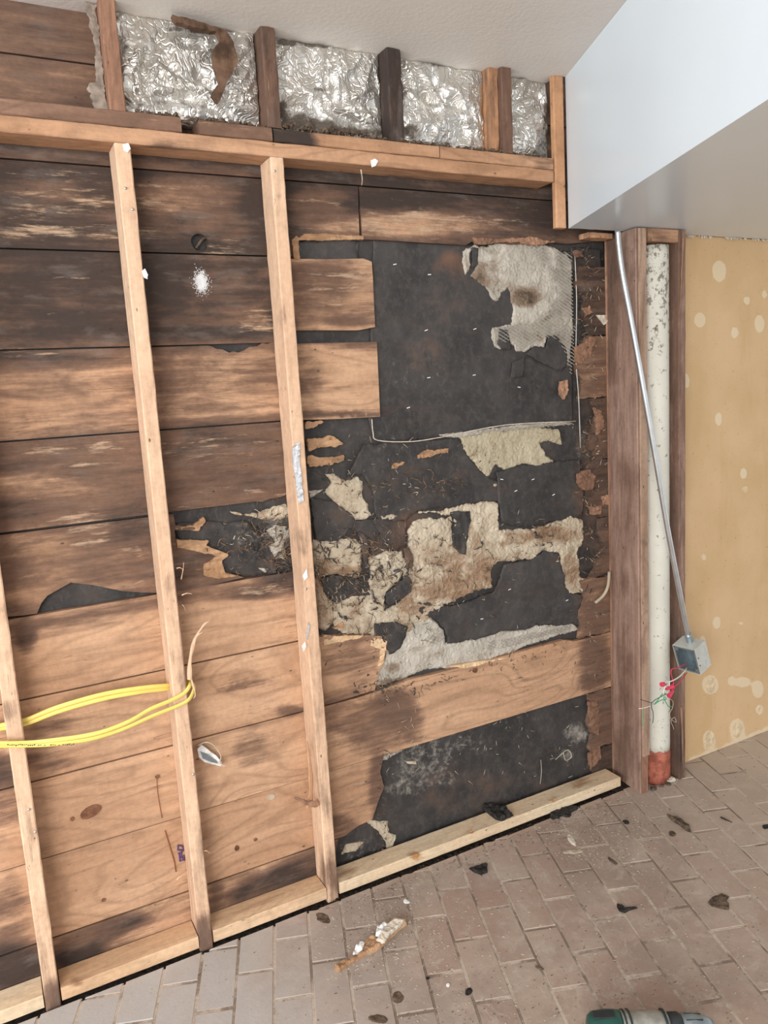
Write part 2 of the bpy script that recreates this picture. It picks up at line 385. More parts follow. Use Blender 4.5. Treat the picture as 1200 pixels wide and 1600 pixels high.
def brick_mat():
    m = NT('worn brick paver'); p = m.pos((1, 1, 1), False); oi = m.n('ShaderNodeObjectInfo').outputs['Random']
    a = m.noise(p, 3.2, 6, .65); b = m.noise(p, 22, 7, .72); f = m.noise(p, 110, 4, .65)
    c = m.mix(oi, (.37, .255, .20), (.44, .335, .27)); c = m.mix(m.ramp(a, .42, .66, 0, .75), c, (.46, .375, .305))
    c = m.mix(m.ramp(b, .5, .75, 0, .5), c, (.52, .445, .38)); c = m.mix(m.ramp(b, .22, .4, .45, 0), c, (.17, .115, .09))
    gr = m.noise(p, 1.7, 7, .7); c = m.mix(m.ramp(gr, .46, .62, 0, .55), c, (.27, .205, .165)); c = m.mix(m.ramp(m.noise(p, 12, 8, .8, 1.0), .5, .66, 0, .45), c, (.56, .49, .42))
    sx = m.n('ShaderNodeSeparateXYZ'); m.put(sx.inputs[0], p)
    g = m.ramp(sx.outputs[0], .25, 1.05, .75, 0); c = m.mix(m.math('MULTIPLY', g, m.ramp(a, .25, .6, .5, 1)), c, (.50, .49, .475))   # cement dust on the left part
    g = m.ramp(sx.outputs[0], 1.6, 2.6, 0, .6); c = m.mix(g, c, (.53, .445, .365))
    c = m.mix(m.ramp(f, .62, .75, 0, .6), c, (.14, .10, .08)); c = m.mix(m.ramp(f, .25, .36, .4, 0), c, (.6, .54, .47))
    m.bump(m.math('ADD', b, m.math('MULTIPLY', f, .6)), .45, .002); return m.out(c, .72, 0, .3)
M_brick = brick_mat()
def mortar_mat():
    m = NT('sandy joint'); p = m.pos((1, 1, 1), False); a = m.noise(p, 5, 6, .7); f = m.noise(p, 90, 4, .7)
    c = m.mix(m.ramp(a, .42, .58), (.24, .185, .145), (.56, .475, .39)); c = m.mix(m.ramp(f, .4, .7, 0, .4), c, (.30, .235, .185))
    m.bump(f, .6, .003); return m.out(c, .95, 0, .1)
M_mortar = mortar_mat()
M_soil = flat('dark soil', (.035, .026, .02), .95, 0, .5, 60, .1, .9, .006)
M_char = flat('charred rotten wood', (.022, .019, .017), .75, 0, .6, 45, .35, .9, .005)
M_barkm = flat('brown bark scrap', (.12, .085, .06), .85, 0, .5, 45, .2, .8, .004)
M_chip = flat('pale chip', (.62, .55, .45), .8, 0, .2, 50)
M_white = flat('white paint scrap', (.80, .80, .78), .5, 0, .1, 50)
M_tape = flat('crinkled metal foil scrap', (.80, .80, .82), .3, .7, .15, 60, .5, .8, .003)
M_yellow = flat('yellow cable jacket', (.84, .68, .17), .4, 0, .06, 15, .5)
M_steel = flat('galvanised steel', (.62, .64, .65), .3, .9, .08, 25, .5)
M_boxout = flat('pale zinc box', (.60, .615, .57), .5, .35, .08, 30, .5)
M_boxin = flat('grey zinc inside', (.30, .35, .37), .4, .7, .15, 25, .5)
M_dark = flat('dark bolt metal', (.05, .05, .05), .5, .5)
M_red = flat('red wire', (.62, .05, .10), .4); M_green = flat('green wire', (.06, .33, .16), .5); M_wwire = flat('white wire', (.75, .70, .62), .5)
M_nail = flat('bright nail head', (.62, .60, .57), .35, .8)
M_fibre = flat('pale fibre', (.45, .38, .28), .9)
M_stain = flat('knot wood', (.17, .075, .04), .8, 0, .4, 60)
M_purple = flat('purple ink', (.10, .05, .16), .8)
M_drillg = flat('dark green plastic', (.014, .07, .055), .35, 0, .15, 30, .5); M_drills = flat('scuffed grey housing', (.33, .32, .28), .4, .3, .25, 35, .5); M_drillb = flat('black rubber', (.03, .035, .037), .5, 0, .3)
def pipe_mat():
    m = NT('white painted pipe'); p = m.pos((1, 1, 1), False); a = m.noise(p, 4, 5, .6); s = m.noise(p, 46, 5, .7); r = m.noise(p, 7, 3)
    c = m.mix(m.ramp(a, .3, .7), (.72, .70, .61), (.63, .61, .53)); zz = m.n('ShaderNodeSeparateXYZ'); m.put(zz.inputs[0], p)
    up = m.ramp(zz.outputs[2], 1.3, 2.0, 0, .1); c = m.mix(m.ramp(m.math('ADD', s, up), .61, .68, 0, .8), c, (.13, .105, .08))
    D = m.attr('D'); c = m.mix(m.ramp(m.math('ADD', D, m.math('SUBTRACT', s, .5)), .45, .65, 0, .8), c, (.14, .09, .06)); m.bump(s, .3, .001); return m.out(c, .5, 0, .4)
M_pipe = pipe_mat()
M_primer = flat('rust red primer', (.36, .115, .075), .75, 0, .35, 40, .2, .5, .002)

# ------------------------------------------------------------------ floor
ROT = math.radians(20.0); AX = np.array([-math.sin(ROT), -math.cos(ROT)]); BX = np.array([math.cos(ROT), -math.sin(ROT)])
floor = empty('floor'); tag(floor, kind='structure')
def quad_slab(name, x0, x1, y0, y1, z0, z1, mat, parent=None):
    bm = bmesh.new(); box_bm(bm, ((x0 + x1) / 2, (y0 + y1) / 2, (z0 + z1) / 2), (x1 - x0, y1 - y0, z1 - z0)); return from_bm(name, bm, mat, parent)
quad_slab('joint_bed', -2.2, 5.3, -5.2, -.024, -.06, -.0014, M_mortar, floor)
quad_slab('joint_bed', 2.32, 5.3, -.024, .10, -.06, -.0014, M_mortar, floor)
quad_slab('soil_strip', -1.0, 2.06, -.0235, .115, -.06, -.012, M_soil, floor)
def clip(poly, keep):                       # keep: (nx,ny,c): nx*x+ny*y<=c
    nx, ny, c = keep; out = []
    for i in range(len(poly)):
        a = poly[i - 1]; b = poly[i]; da = nx * a[0] + ny * a[1] - c; db = nx * b[0] + ny * b[1] - c
        if (da <= 0) != (db <= 0):
            t = da / (da - db); out.append((a[0] + (b[0] - a[0]) * t, a[1] + (b[1] - a[1]) * t))
        if db <= 0: out.append(b)
    return out
def brick_mesh(poly):
    c = np.mean(poly, 0); V = []; n = len(poly)
    for z, s in ((-.03, 0), (-.0025, 0), (0, .0035)):
        for p in poly:
            d = np.array(p) - c; L = np.hypot(*d) + 1e-9; V.append((*(p - d / L * s * 1.2), z))
    Fc = [[k * n + i, k * n + (i + 1) % n, (k + 1) * n + (i + 1) % n, (k + 1) * n + i] for k in (0, 1) for i in range(n)] + [[2 * n + i for i in range(n)]]
    me = bpy.data.meshes.new('brick'); me.from_pydata(V, [], Fc); me.update(); me.materials.append(M_brick)
    bm = bmesh.new(); bm.from_mesh(me); bmesh.ops.recalc_face_normals(bm, faces=bm.faces)
    if max(f.normal.z for f in bm.faces) < .5: bmesh.ops.reverse_faces(bm, faces=bm.faces)
    bm.to_mesh(me); bm.free(); return me
bw, bl, jt = .1025, .2285, .006
full = None; cand = []
for k in range(-18, 16):
    for j in range(-14, 12):
        b0 = 1.498 + k * bw; a0 = (-.006 if k % 2 == 0 else .108) + j * bl
        cc = AX * (a0 + bl / 2) + BX * (b0 + bw / 2)
        if cc[1] > .12 or cc[0] < -.9 or cc[0] > 3.5: continue
        poly = []
        for da, db in ((jt / 2, jt / 2), (bl - jt / 2, jt / 2), (bl - jt / 2, bw - jt / 2), (jt / 2, bw - jt / 2)):
            q = AX * (a0 + da) + BX * (b0 + db); poly.append((q[0], q[1]))
        pp = proj(np.array([[*q, 0.0] for q in poly])); d = max(0, -pp[:, 0].max(), pp[:, 0].min() - 1200, pp[:, 1].min() - 1600)
        vis = ((np.array([[*q, 0.0] for q in poly]) - CAM) @ M.T)[:, 1].min() > .2
        cand.append((d if vis else 9e9, cc[1] < -3, poly, cc, len(cand)))
cand.sort(key=lambda t: (t[0], -t[3][1])); cand = cand[:298]
rb = random.Random(3)
for d, _, poly, cc, _k in cand:
    lim = -.03 if cc[0] < 2.0 else 0.0
    q = poly
    ymx = max(p[1] for p in poly); cut = False
    if ymx > -.095:
        if min(p[0] for p in q) < 2.02: q = clip(q, (0, 1, -.013 + .010 * n3(cc[0] * 9, 0, 3) - (.006 if cc[0] > .8 else 0)))
        elif max(p[0] for p in q) < 2.31 or cc[0] < 2.29: q = clip(q, (0, 1, -.092))
        else: q = clip(q, (0, 1, -.003))
        cut = True
    if len(q) < 3: continue
    A2 = abs(sum(q[i - 1][0] * q[i][1] - q[i][0] * q[i - 1][1] for i in range(len(q)))) / 2
    if A2 < .0004: continue
    if cut and len(q) >= 3 and A2 < bw * bl * .93:
        me = brick_mesh([np.array(p) for p in q]); o = bpy.data.objects.new('brick', me); off = Vector((0, 0, 0))
    else:
        if full is None:
            c0 = np.mean(poly, 0); full = brick_mesh([np.array(p) - c0 for p in poly])
        o = bpy.data.objects.new('brick', full); off = Vector((*np.mean(poly, 0), 0))
    COL.objects.link(o); o.parent = floor; o.location = off + Vector((0, 0, rb.uniform(-.0012, .0008)))
# ------------------------------------------------------------------ ceiling and soffit
def plain(name, V, Fc, mat, parent=None): return from_data(name, V, Fc, mat, parent)
def prism_z(name, poly, z0, z1, mat, parent=None):
    n = len(poly); V = [(*p, z0) for p in poly] + [(*p, z1) for p in poly]
    Fc = [list(range(n))[::-1], [n + i for i in range(n)]] + [[i, (i + 1) % n, n + (i + 1) % n, n + i] for i in range(n)]
    o = from_data(name, V, Fc, mat, parent); bm = bmesh.new(); bm.from_mesh(o.data); bmesh.ops.recalc_face_normals(bm, faces=bm.faces); bm.to_mesh(o.data); bm.free(); return o
sd = np.array([-.39, -.95]); sd /= np.hypot(*sd)                 # line of the soffit, parallel to the floor courses
s0 = np.array([1.828, .0]); s1 = s0 + sd * 5.0
tag(prism_z('ceiling', [(-1.6, -4.8), (3.6, -4.8), (3.6, 0.0), (1.80, .0), (1.80, .115), (-1.6, .115)], 2.54, 2.62, M_ceil), kind='structure')
sof = [tuple(s0 + sd * .002), tuple(s0 + sd * 4.9), (5.3, s0[1] + sd[1] * 4.9), (5.3, .0)]
# underside edge torn a little where the wall finish was stripped
edge = [(x, -.004 - .009 * abs(n3(x * 23, 1.5, 0)) - .006 * abs(n3(x * 70, 3, 0))) for x in np.arange(3.5, 1.84, -.02)]
tag(prism_z('soffit', [sof[0], sof[1], sof[2]] + [(5.3, -.004)] + edge, 2.067, 2.5395, M_soff), 'white boxed soffit hanging below the ceiling at the right', kind='structure')
# ------------------------------------------------------------------ back wall: sheathing boards over felt
wall = empty('wall_back', (0, .1, 0)); tag(wall, kind='structure')
YB = .089; TH = .019
BZ = [2.56, 2.42, 2.178, 1.967, 1.723, 1.498, 1.268, 1.045, .823, .594, .369, .133, -.012]
XL = -.95; XR = 2.10; g = .0022
DOPS = [
 ('p', [(-100, 190), (400, 225), (870, 300), (870, 322), (560, 300), (380, 262), (180, 245), (-100, 235)], 1.0, 22),
 ('e', 290, 305, 75, 26, .42), ('e', 60, 300, 60, 22, .62), ('e', 410, 340, 32, 60, 1.0), ('e', 60, 390, 140, 14, .9), ('e', 350, 355, 50, 20, .62),
 ('e', 500, 325, 45, 30, .62), ('e', 650, 352, 115, 20, .22), ('e', 640, 312, 90, 14, .95), ('e', 850, 335, 60, 28, .92), ('e', 560, 355, 60, 14, .3),
 ('e', 90, 440, 170, 22, .95), ('e', 60, 500, 90, 14, .9), ('e', 330, 450, 70, 24, .72), ('e', 380, 500, 70, 24, .6), ('e', 260, 440, 30, 50, .95), ('e', 430, 450, 18, 60, .9), ('e', 350, 520, 90, 8, 1.0),
 ('p', [(455, 405), (590, 405), (592, 520), (455, 520)], .30, 10), ('e', 500, 450, 45, 40, .52), ('e', 550, 500, 50, 10, .55), ('e', 480, 425, 60, 10, .6),
 ('p', [(-50, 536), (600, 528), (600, 545), (-50, 556)], .62, 9), ('e', 50, 560, 130, 16, .82), ('p', [(455, 545), (600, 545), (600, 650), (455, 650)], .13, 10), ('e', 480, 590, 24, 60, .3), ('e', 520, 648, 80, 5, .7),
 ('e', 260, 590, 14, 50, .45), ('e', 390, 620, 70, 22, .25),
 ('p', [(-50, 684), (445, 655), (445, 675), (-50, 705)], .62, 9), ('e', 300, 690, 70, 30, .7), ('e', 60, 760, 80, 20, .42), ('e', 390, 760, 70, 22, .72),
 ('e', 205, 812, 46, 34, .78), ('e', 60, 860, 60, 34, .36), ('e', 225, 870, 30, 36, .62), ('e', 310, 890, 60, 30, .66), ('e', 45, 935, 40, 18, .3),
 ('p', [(-20, 975), (240, 930), (470, 892), (472, 914), (240, 952), (-20, 1000)], .5, 11), ('e', 450, 908, 45, 22, .88), ('e', 400, 925, 50, 12, .6), ('e', 180, 945, 70, 10, .42),
 ('e', 40, 990, 16, 30, .6), ('e', 80, 1150, 40, 34, .34), ('e', 60, 1190, 50, 12, .5), ('e', 390, 1165, 24, 34, .3), ('e', 450, 1110, 24, 9, .5), ('e', 380, 1070, 60, 4, .45, -12),
 ('e', 5, 1215, 26, 34, .72), ('e', 10, 1270, 30, 40, .3), ('e', 15, 1420, 34, 44, .38), ('e', 20, 1510, 60, 40, .92), ('e', 125, 1490, 40, 24, .95, -20), ('e', 190, 1443, 42, 11, .85, -14), ('e', 150, 1462, 60, 16, .72, -20), ('e', 250, 1460, 60, 22, .14, -20),
 ('p', [(352, 1402), (380, 1378), (498, 1322), (503, 1372), (440, 1398), (385, 1416)], .82, 7), ('e', 390, 1415, 60, 12, .5, -24), ('e', 340, 1395, 10, 22, .5),
 ('p', [(505, 1085), (655, 1075), (658, 1160), (590, 1178), (505, 1150)], .42, 14), ('e', 615, 1105, 34, 26, .62), ('e', 548, 1030, 46, 36, .38), ('e', 580, 1010, 20, 10, .2),
 ('p', [(664, 1050), (905, 990), (905, 1075), (664, 1150)], .09, 8), ('e', 930, 1040, 26, 60, .55), ('e', 560, 1240, 30, 40, .22), ('e', 592, 1230, 16, 60, .6), ('e', 530, 1290, 30, 16, .5), ('e', 530, 1340, 26, 20, .95),
]
POPS = [
 ('e', 80, 310, 110, 46, .72), ('e', 290, 305, 90, 28, .72), ('e', 120, 362, 110, 16, .85), ('e', 340, 385, 60, 16, .8), ('e', 650, 350, 120, 20, 1.0), ('e', 500, 330, 50, 30, .5), ('e', 790, 350, 50, 14, .7),
 ('e', 410, 500, 50, 20, .8), ('e', 60, 550, 70, 9, .8), ('e', 510, 460, 50, 36, .75), ('e', 560, 430, 20, 20, .9), ('e', 85, 703, 60, 12, .9), ('e', 160, 705, 34, 18, .85), ('e', 340, 700, 90, 18, .8), ('e', 140, 728, 50, 6, .8), ('e', 420, 770, 60, 10, .8),
 ('e', 145, 822, 46, 22, 1.05), ('e', 125, 850, 40, 7, 1.0), ('e', 215, 862, 26, 5, 1.0), ('e', 410, 918, 56, 14, .85), ('e', 120, 955, 110, 8, .5), ('e', 550, 1010, 50, 24, .5), ('e', 540, 1230, 40, 40, .5), ('e', 930, 1120, 12, 26, .9), ('e', 20, 800, 20, 20, .4)]
def board(poly, base, parent=wall, rough=0.0, seed=0, holes=(), y=YB, mat=M_board, pbase=.12, th=TH, name='sheathing_board', cell=.012):
    def dsp(x, z): return .0022 * n3(x * 1.3, z * 3, seed) + .0006 * n3(x * 9, z * 50, seed)
    return slab(name, poly, y, th, mat, parent, cell, rough, seed, dsp, holes, {'D': (DOPS, base), 'P': (POPS, pbase)}, smooth=False)
def row(i): return BZ[i] - g, BZ[i + 1] + g
def X(px, z): return float(wz(px, z)[0])
def rect(x0, x1, z1, z0): return [(x0, z0), (x1, z0), (x1, z1), (x0, z1)]
# top two rows, seen bare only in the left bay
z1, z0 = row(0); board(rect(XL, XR, z1, z0), .58, seed=1, cell=.03)
z1, z0 = row(1); board(rect(XL, XR, z1, z0), .55, seed=2, cell=.016)
# row 2: left length (with the bored hole) and right length with its torn lower edge
z1, z0 = row(2); hc = W(312, 379); hole = [(hc[0] + .0235 * math.cos(a) * (1 + .06 * math.sin(3 * a)), hc[2] + .0235 * math.sin(a)) for a in np.linspace(0, 2 * math.pi, 18, endpoint=False)]
xb = X(562, 2.1)
board([(XL, z0), (X(456, z0), z0)] + pix([(458, 384), (470, 376), (520, 371), (562, 376)]) + [(xb, z1), (XL, z1)], .86, seed=3, holes=[hole], pbase=.3)
board([(xb + .004, z1)] + pix([(566, 374), (600, 375), (660, 379), (728, 383), (742, 375), (800, 382), (840, 376), (886, 381), (940, 376)]) + [(XR, W(952, 376)[2]), (XR, z1)], .74, seed=4, rough=.0, pbase=.35)
# row 3
z1, z0 = row(3); xs = X(447, 1.85)
board(rect(XL, xs, z1, z0), .88, seed=5, pbase=.22)
board([(xs + .003, 1.759)] + pix([(560, 516), (586, 511), (584, 470), (583, 440), (581, 409), (568, 404), (520, 405)]) + [(xs + .003, z1 - .004)], .30, seed=6, pbase=.4)
# row 4 with the split chip in its top edge
z1, z0 = row(4); chip = pix([(445, 533), (428, 534), (418, 537), (410, 536), (402, 541), (390, 542), (382, 547), (372, 551), (366, 549), (358, 551), (348, 546), (338, 545), (330, 541), (322, 540)])
board([(XL, z0), (xs, z0), (xs, z1)] + chip[1:] + [(X(300, z1), z1), (XL, z1)], .34, seed=7)
board([(xs + .003, z0 - .002)] + pix([(520, 655), (594, 651), (592, 600), (589, 534), (540, 535)]) + [(xs + .003, z1 + .0)], .12, seed=8)
# row 5 with splintered ends past the stud
z1, z0 = row(5)
board([(XL, z0)] + [(X(400, z0), z0)] + pix([(410, 784), (420, 780), (440, 776), (452, 770)]) + [(xs, W(452, 768)[2] + .004), (xs, z1), (XL, z1)], .62, seed=9, pbase=.35)
# row 6: notch showing the felt, broken-off right end
z1, z0 = row(6)
board([(XL, z0)] + pix([(20, 470), (80, 466), (133, 458), (150, 420), (170, 395), (205, 375), (255, 347), (330, 355), (440, 377), (520, 383), (585, 383)], **Z6) + pix([(700, 372), (790, 350), (880, 328), (815, 310), (780, 300), (735, 325), (740, 285), (795, 262), (820, 248), (770, 238), (745, 212), (755, 200), (690, 195), (632, 190), (630, 158), (720, 158), (700, 148), (632, 140), (625, 100)], **Z6) + [(XL, z1)], .50, seed=10, rough=.0, pbase=.4)
# rows 7 - 11 to the left
z1, z0 = row(7); board([(XL, z0), (X(497, z0), z0), (X(480, .93), .93), (X(478, z1), z1), (XL, z1)], .11, seed=11)
z1, z0 = row(8); board([(XL, z0), (X(520, z0), z0)] + pix([(586, 1078), (592, 1050), (600, 1035), (604, 1005), (596, 994), (560, 992), (510, 994)]) + [(X(500, z1), z1), (XL, z1)], .10, seed=12)
z1, z0 = row(9); board([(XL, z0), (XR, z0), (XR, z1), (X(900, z1), z1)] + pix([(880, 1000), (800, 1022), (700, 1048), (640, 1062), (600, 1077)]) + [(X(560, z1), z1), (XL, z1)], .10, seed=13)
z1, z0 = row(10); board([(XL, z0), (X(540, z0), z0)] + pix([(560, 1290), (582, 1280), (590, 1255), (600, 1230), (594, 1205), (600, 1180)]) + [(XL, z1)], .08, seed=14)
z1, z0 = row(11); board([(XL, z0), (X(500, z0), z0), (X(527, .1), .1), (X(528, z1), z1), (XL, z1)], .32, seed=15)
# stubs left against the corner
def stub(i, pts, seed, base=.72): 
    z1, z0 = row(i); board([(XR, z0)] + [(XR, z1)] + [(X(p, z), z) for p, z in pts], base, seed=seed, rough=.005, pbase=.1, cell=.014)
for i, offs, bs in ((3, (905, 900, 915, 908, 925), .8), (4, (918, 905, 900, 912, 906), .5), (5, (925, 935, 928, 920, 930), .7), (6, (925, 915, 930, 922, 935), .75), (7, (940, 936, 945, 935, 925), .7), (8, (908, 915, 905, 908, 905), .5), (10, (920, 924, 918, 928, 922), .55), (11, (925, 928, 922, 930, 926), .8)):
    z1, z0 = row(i); zz = np.linspace(z1, z0, 5); stub(i, list(zip(offs, zz)), 20 + i, bs)

# black felt behind and across the opening
GOPS = [('e', 655, 1190, 46, 50, .45), ('e', 700, 1160, 60, 26, .42), ('e', 900, 1145, 20, 20, .6), ('e', 690, 1215, 30, 14, .5), ('e', 885, 1180, 16, 10, .6), ('e', 560, 1330, 60, 26, .35), ('e', 650, 580, 60, 30, .3), ('e', 800, 1120, 60, 20, .3), ('e', 620, 1230, 30, 14, .5),
        ('e', 600, 700, 30, 30, .3), ('e', 915, 700, 20, 40, .45), ('e', 905, 560, 10, 120, .4), ('e', 540, 920, 30, 20, .3), ('e', 400, 840, 40, 40, .4), ('e', 445, 830, 30, 30, .5)]
ROPS = [('e', 705, 425, 26, 34, .62), ('e', 678, 440, 18, 26, .5), ('e', 690, 470, 60, 50, .26), ('e', 680, 560, 80, 30, .3), ('e', 640, 850, 100, 60, .5), ('e', 560, 780, 60, 60, .25), ('e', 930, 800, 40, 300, .45), ('e', 760, 1240, 160, 50, .35), ('e', 620, 740, 70, 40, .3), ('e', 430, 870, 60, 30, .4)]
FA = {'G': (GOPS, 0.05), 'R': (ROPS, .05)}
def wr(x, z, a=.003): return a * (n3(x * 5, z * 5, 3) + .5 * n3(x * 16, z * 13, 8) + .3 * n3(x * 40, z * 40, 1))
slab('building_felt', rect(XL, XR, 2.5, -.012), .1115, .006, M_felt, wall, .02, 0, 1, lambda x, z: wr(x, z), (), FA, True)
def felt(poly, y, th=.003, amp=.003, seed=0, rough=.004, cell=.010, freq=1.0, folds=None, name='felt_sheet'):
    def dsp(x, z):
        v = wr(x * freq, z * freq, amp)
        if folds:
            ang, fr, fa = folds; u = x * math.sin(ang) + z * math.cos(ang)
            v -= fa * (abs(n3(u * fr, (x * math.cos(ang) - z * math.sin(ang)) * fr * .2, seed)) * 2 - .5)
        return v
    o = slab(name, poly, y, th, M_felt, wall, cell, rough, seed, dsp, (), FA, True); return o
felt(pix([(340, 70), (660, 92), (1058, 120), (1062, 735), (960, 738), (560, 795), (450, 808), (360, 808), (335, 790), (322, 728)], **Z4), .1045, seed=31, amp=.0022, rough=.002)      # big sheet, upper half
felt(pix([(1050, 100), (1160, 110), (1165, 195), (1060, 190)], **Z4), .103, seed=32)
felt(pix([(45, 85), (270, 75), (285, 90), (285, 155), (45, 160)], **Z4), .100, amp=.005, freq=3, seed=33)                                                                      # crinkled felt in the slot
felt(pix([(262, 125), (600, 100), (640, 180), (700, 240), (760, 260), (750, 330), (620, 345), (455, 366), (410, 400), (330, 410), (300, 380), (290, 300), (255, 240), (190, 240)], **Z5), .1015, amp=.004, seed=34, rough=.006)
felt(pix([(735, 225), (835, 200), (940, 190), (1040, 180), (1055, 300), (1050, 385), (960, 400), (860, 425), (800, 420), (755, 405), (745, 345)], **Z5), .101, seed=35, rough=.005)
felt(pix([(60, 320), (140, 330), (200, 372), (225, 405), (280, 400), (410, 400), (412, 500), (330, 512), (285, 530), (265, 480), (210, 430), (160, 480), (80, 470)], **Z5), .0985, amp=.006, freq=2, seed=36, rough=.006, folds=(1.2, 14, .004))
# stucco seen through the tears
def stucco(pts, mat, B, y=.0975, fr=Z5, seed=0, rough=.006, amp=.005, label=None, holes=(), cell=.007):
    bops = [('e', fr['off'][0] + b[0] / fr['s'], fr['off'][1] + b[1] / fr['s'], b[2] / fr['s'], b[3] / fr['s'], b[4]) for b in B[1:]]
    def dsp(x, z): return amp * (n3(x * 9, z * 9, seed) + .8 * n3(x * 24, z * 24, seed) + .9 * abs(n3(x * 55, z * 55, seed)) + .4 * n3(x * 120, z * 120, seed))
    o = slab('stucco_patch', pix(pts, **fr), y, .012, mat, wall, cell, rough, seed, dsp, holes, {'B': (bops, B[0])}, False, edge_back=.006)
    if label: tag(o, label)
    return o
stucco([(660, 118), (700, 96), (720, 100), (800, 90), (900, 86), (960, 98), (1040, 128), (1055, 160), (1060, 400), (1052, 500), (1040, 575), (1030, 500), (1005, 442), (966, 428), (958, 468), (910, 465), (880, 490), (850, 486), (840, 460), (810, 480), (770, 468), (765, 396), (840, 386), (846, 330), (835, 290), (828, 262), (800, 268), (795, 296), (770, 300), (752, 262), (725, 248), (712, 225), (690, 210), (700, 190), (715, 160), (700, 112), (688, 118), (684, 190), (670, 205), (662, 170)], M_stgrey,
       (.26, (870, 290, 60, 34, .85), (730, 210, 60, 50, .8), (960, 200, 60, 60, .15), (790, 260, 40, 60, .5), (930, 430, 80, 20, .55), (1000, 330, 60, 60, .35), (770, 200, 40, 40, .45)), .0985, Z4, 41, .006, .005, 'pale grey stucco showing where the felt is torn away')
stucco([(600, 100), (700, 78), (860, 62), (960, 72), (978, 130), (930, 112), (895, 120), (918, 165), (945, 190), (880, 205), (830, 195), (770, 220), (735, 200), (705, 245), (680, 230), (650, 185), (620, 150)], M_styel, (.12, (700, 150, 70, 50, .2), (820, 150, 60, 30, .2), (690, 225, 30, 20, .0)), .0985, Z5, 42)
stucco([(530, 92), (700, 68), (860, 50), (1000, 42), (1012, 55), (860, 66), (700, 84), (600, 104)], M_stgrey, (.05,), .097, Z5, 43, .003)
stucco([(115, 230), (150, 235), (190, 260), (235, 245), (255, 260), (250, 300), (270, 350), (288, 385), (270, 400), (225, 405), (200, 370), (150, 335), (115, 300), (140, 265)], M_sttan, (.18, (200, 340, 40, 40, .4)), .097, Z5, 44)
stucco([(60, 295), (112, 290), (80, 315), (62, 325)], M_stgrey, (.2,), .097, Z5, 45, .003); stucco([(310, 385), (395, 373), (352, 408), (320, 402)], M_sttan, (.2,), .096, Z5, 46, .003)
stucco([(700, 268), (745, 266), (730, 282)], M_sttan, (.1,), .097, Z5, 47, .002); stucco([(320, 462), (368, 464), (340, 476)], M_stgrey, (.1,), .095, Z5, 48, .001)
stucco([(455, 372), (600, 345), (715, 323), (742, 345), (748, 435), (770, 430), (800, 432), (860, 430), (930, 412), (980, 400), (1000, 383), (1050, 400), (1048, 480), (1030, 520), (1040, 600), (1080, 625), (1050, 668), (1000, 665), (975, 640), (965, 560), (960, 515), (900, 510), (860, 540), (735, 550), (715, 590), (720, 645), (620, 672), (560, 708), (500, 700), (430, 700), (425, 560), (415, 500), (418, 435), (440, 405), (500, 390), (560, 396), (580, 382), (520, 378)], M_sttan,
       (.38, (500, 440, 60, 45, .0), (690, 390, 45, 50, .05), (640, 590, 160, 60, .8), (560, 640, 110, 45, .8), (800, 470, 80, 30, .6), (930, 450, 90, 30, .8), (1000, 580, 30, 60, .7), (480, 600, 60, 40, .45), (680, 490, 60, 20, .5), (720, 460, 40, 16, .2), (810, 500, 40, 12, .1)), .0960, Z5, 49, .007, .007, 'cream and brown-stained stucco bulging through torn felt at the centre')
stucco([(75, 470), (160, 485), (168, 468), (205, 465), (250, 480), (250, 580), (240, 605), (150, 600), (85, 600), (70, 560)], M_sttan, (.15, (170, 580, 90, 20, .85), (120, 560, 60, 20, .6)), .0965, Z5, 50, .006)
stucco([(275, 535), (340, 510), (395, 515), (412, 560), (380, 620), (340, 660), (330, 722), (410, 692), (445, 740), (430, 790), (400, 812), (370, 835), (345, 880), (300, 870), (285, 815), (200, 812), (150, 790), (150, 700), (200, 670), (262, 655), (285, 610)], M_sttan, (.28, (320, 560, 40, 40, .05), (200, 720, 60, 50, .5), (240, 780, 60, 30, .45), (410, 730, 40, 30, .5)), .0965, Z5, 51, .007)
stucco([(400, 808), (440, 770), (500, 752), (545, 800), (552, 846), (600, 836), (650, 830), (700, 820), (740, 800), (790, 795), (840, 800), (870, 780), (1000, 773), (1035, 795), (900, 836), (780, 882), (620, 932), (480, 942), (400, 976), (285, 1008), (278, 970), (330, 920), (345, 880)], M_stgrey, (.18, (350, 930, 30, 20, .7), (450, 880, 60, 30, .4), (640, 900, 90, 20, .35), (500, 800, 30, 20, .1), (400, 980, 120, 14, .8), (800, 840, 60, 20, .05), (950, 800, 60, 20, .05)), .0965, Z5, 52, .005)
stucco([(395, 560), (432, 556), (436, 640), (440, 700), (450, 730), (430, 800), (385, 806), (380, 740), (392, 690), (405, 640)], M_sttan, (.5,), .0975, Z5, 70, .007)
stucco([(428, 690), (470, 698), (540, 705), (520, 735), (500, 756), (470, 765), (430, 778)], M_sttan, (.55,), .0970, Z5, 71, .007)
stucco([(85, 610), (100, 602), (112, 660), (150, 700), (152, 760), (120, 800), (95, 790), (90, 700)], M_sttan, (.6,), .0985, Z5, 72, .006)
stucco([(250, 590), (330, 620), (305, 700), (285, 620)], M_sttan, (.2,), .0975, dict(off=(480, 1040), s=2.308), 53, .004)
S8 = dict(off=(480, 1040), s=2.308)
stucco([(220, 565), (300, 570), (305, 600), (290, 640), (270, 610), (240, 590)], M_sttan, (.3,), .0985, S8, 54, .004); stucco([(150, 650), (212, 645), (180, 675), (130, 690)], M_sttan, (.35,), .0985, S8, 55, .004)
stucco([(270, 330), (300, 320), (350, 290), (350, 315), (300, 345), (275, 350)], M_stgrey, (.4,), .0985, S8, 56, .004); stucco([(365, 352), (400, 352), (402, 362), (370, 360)], M_sttan, (.0,), .0985, S8, 57, .001)
Z6s = Z6
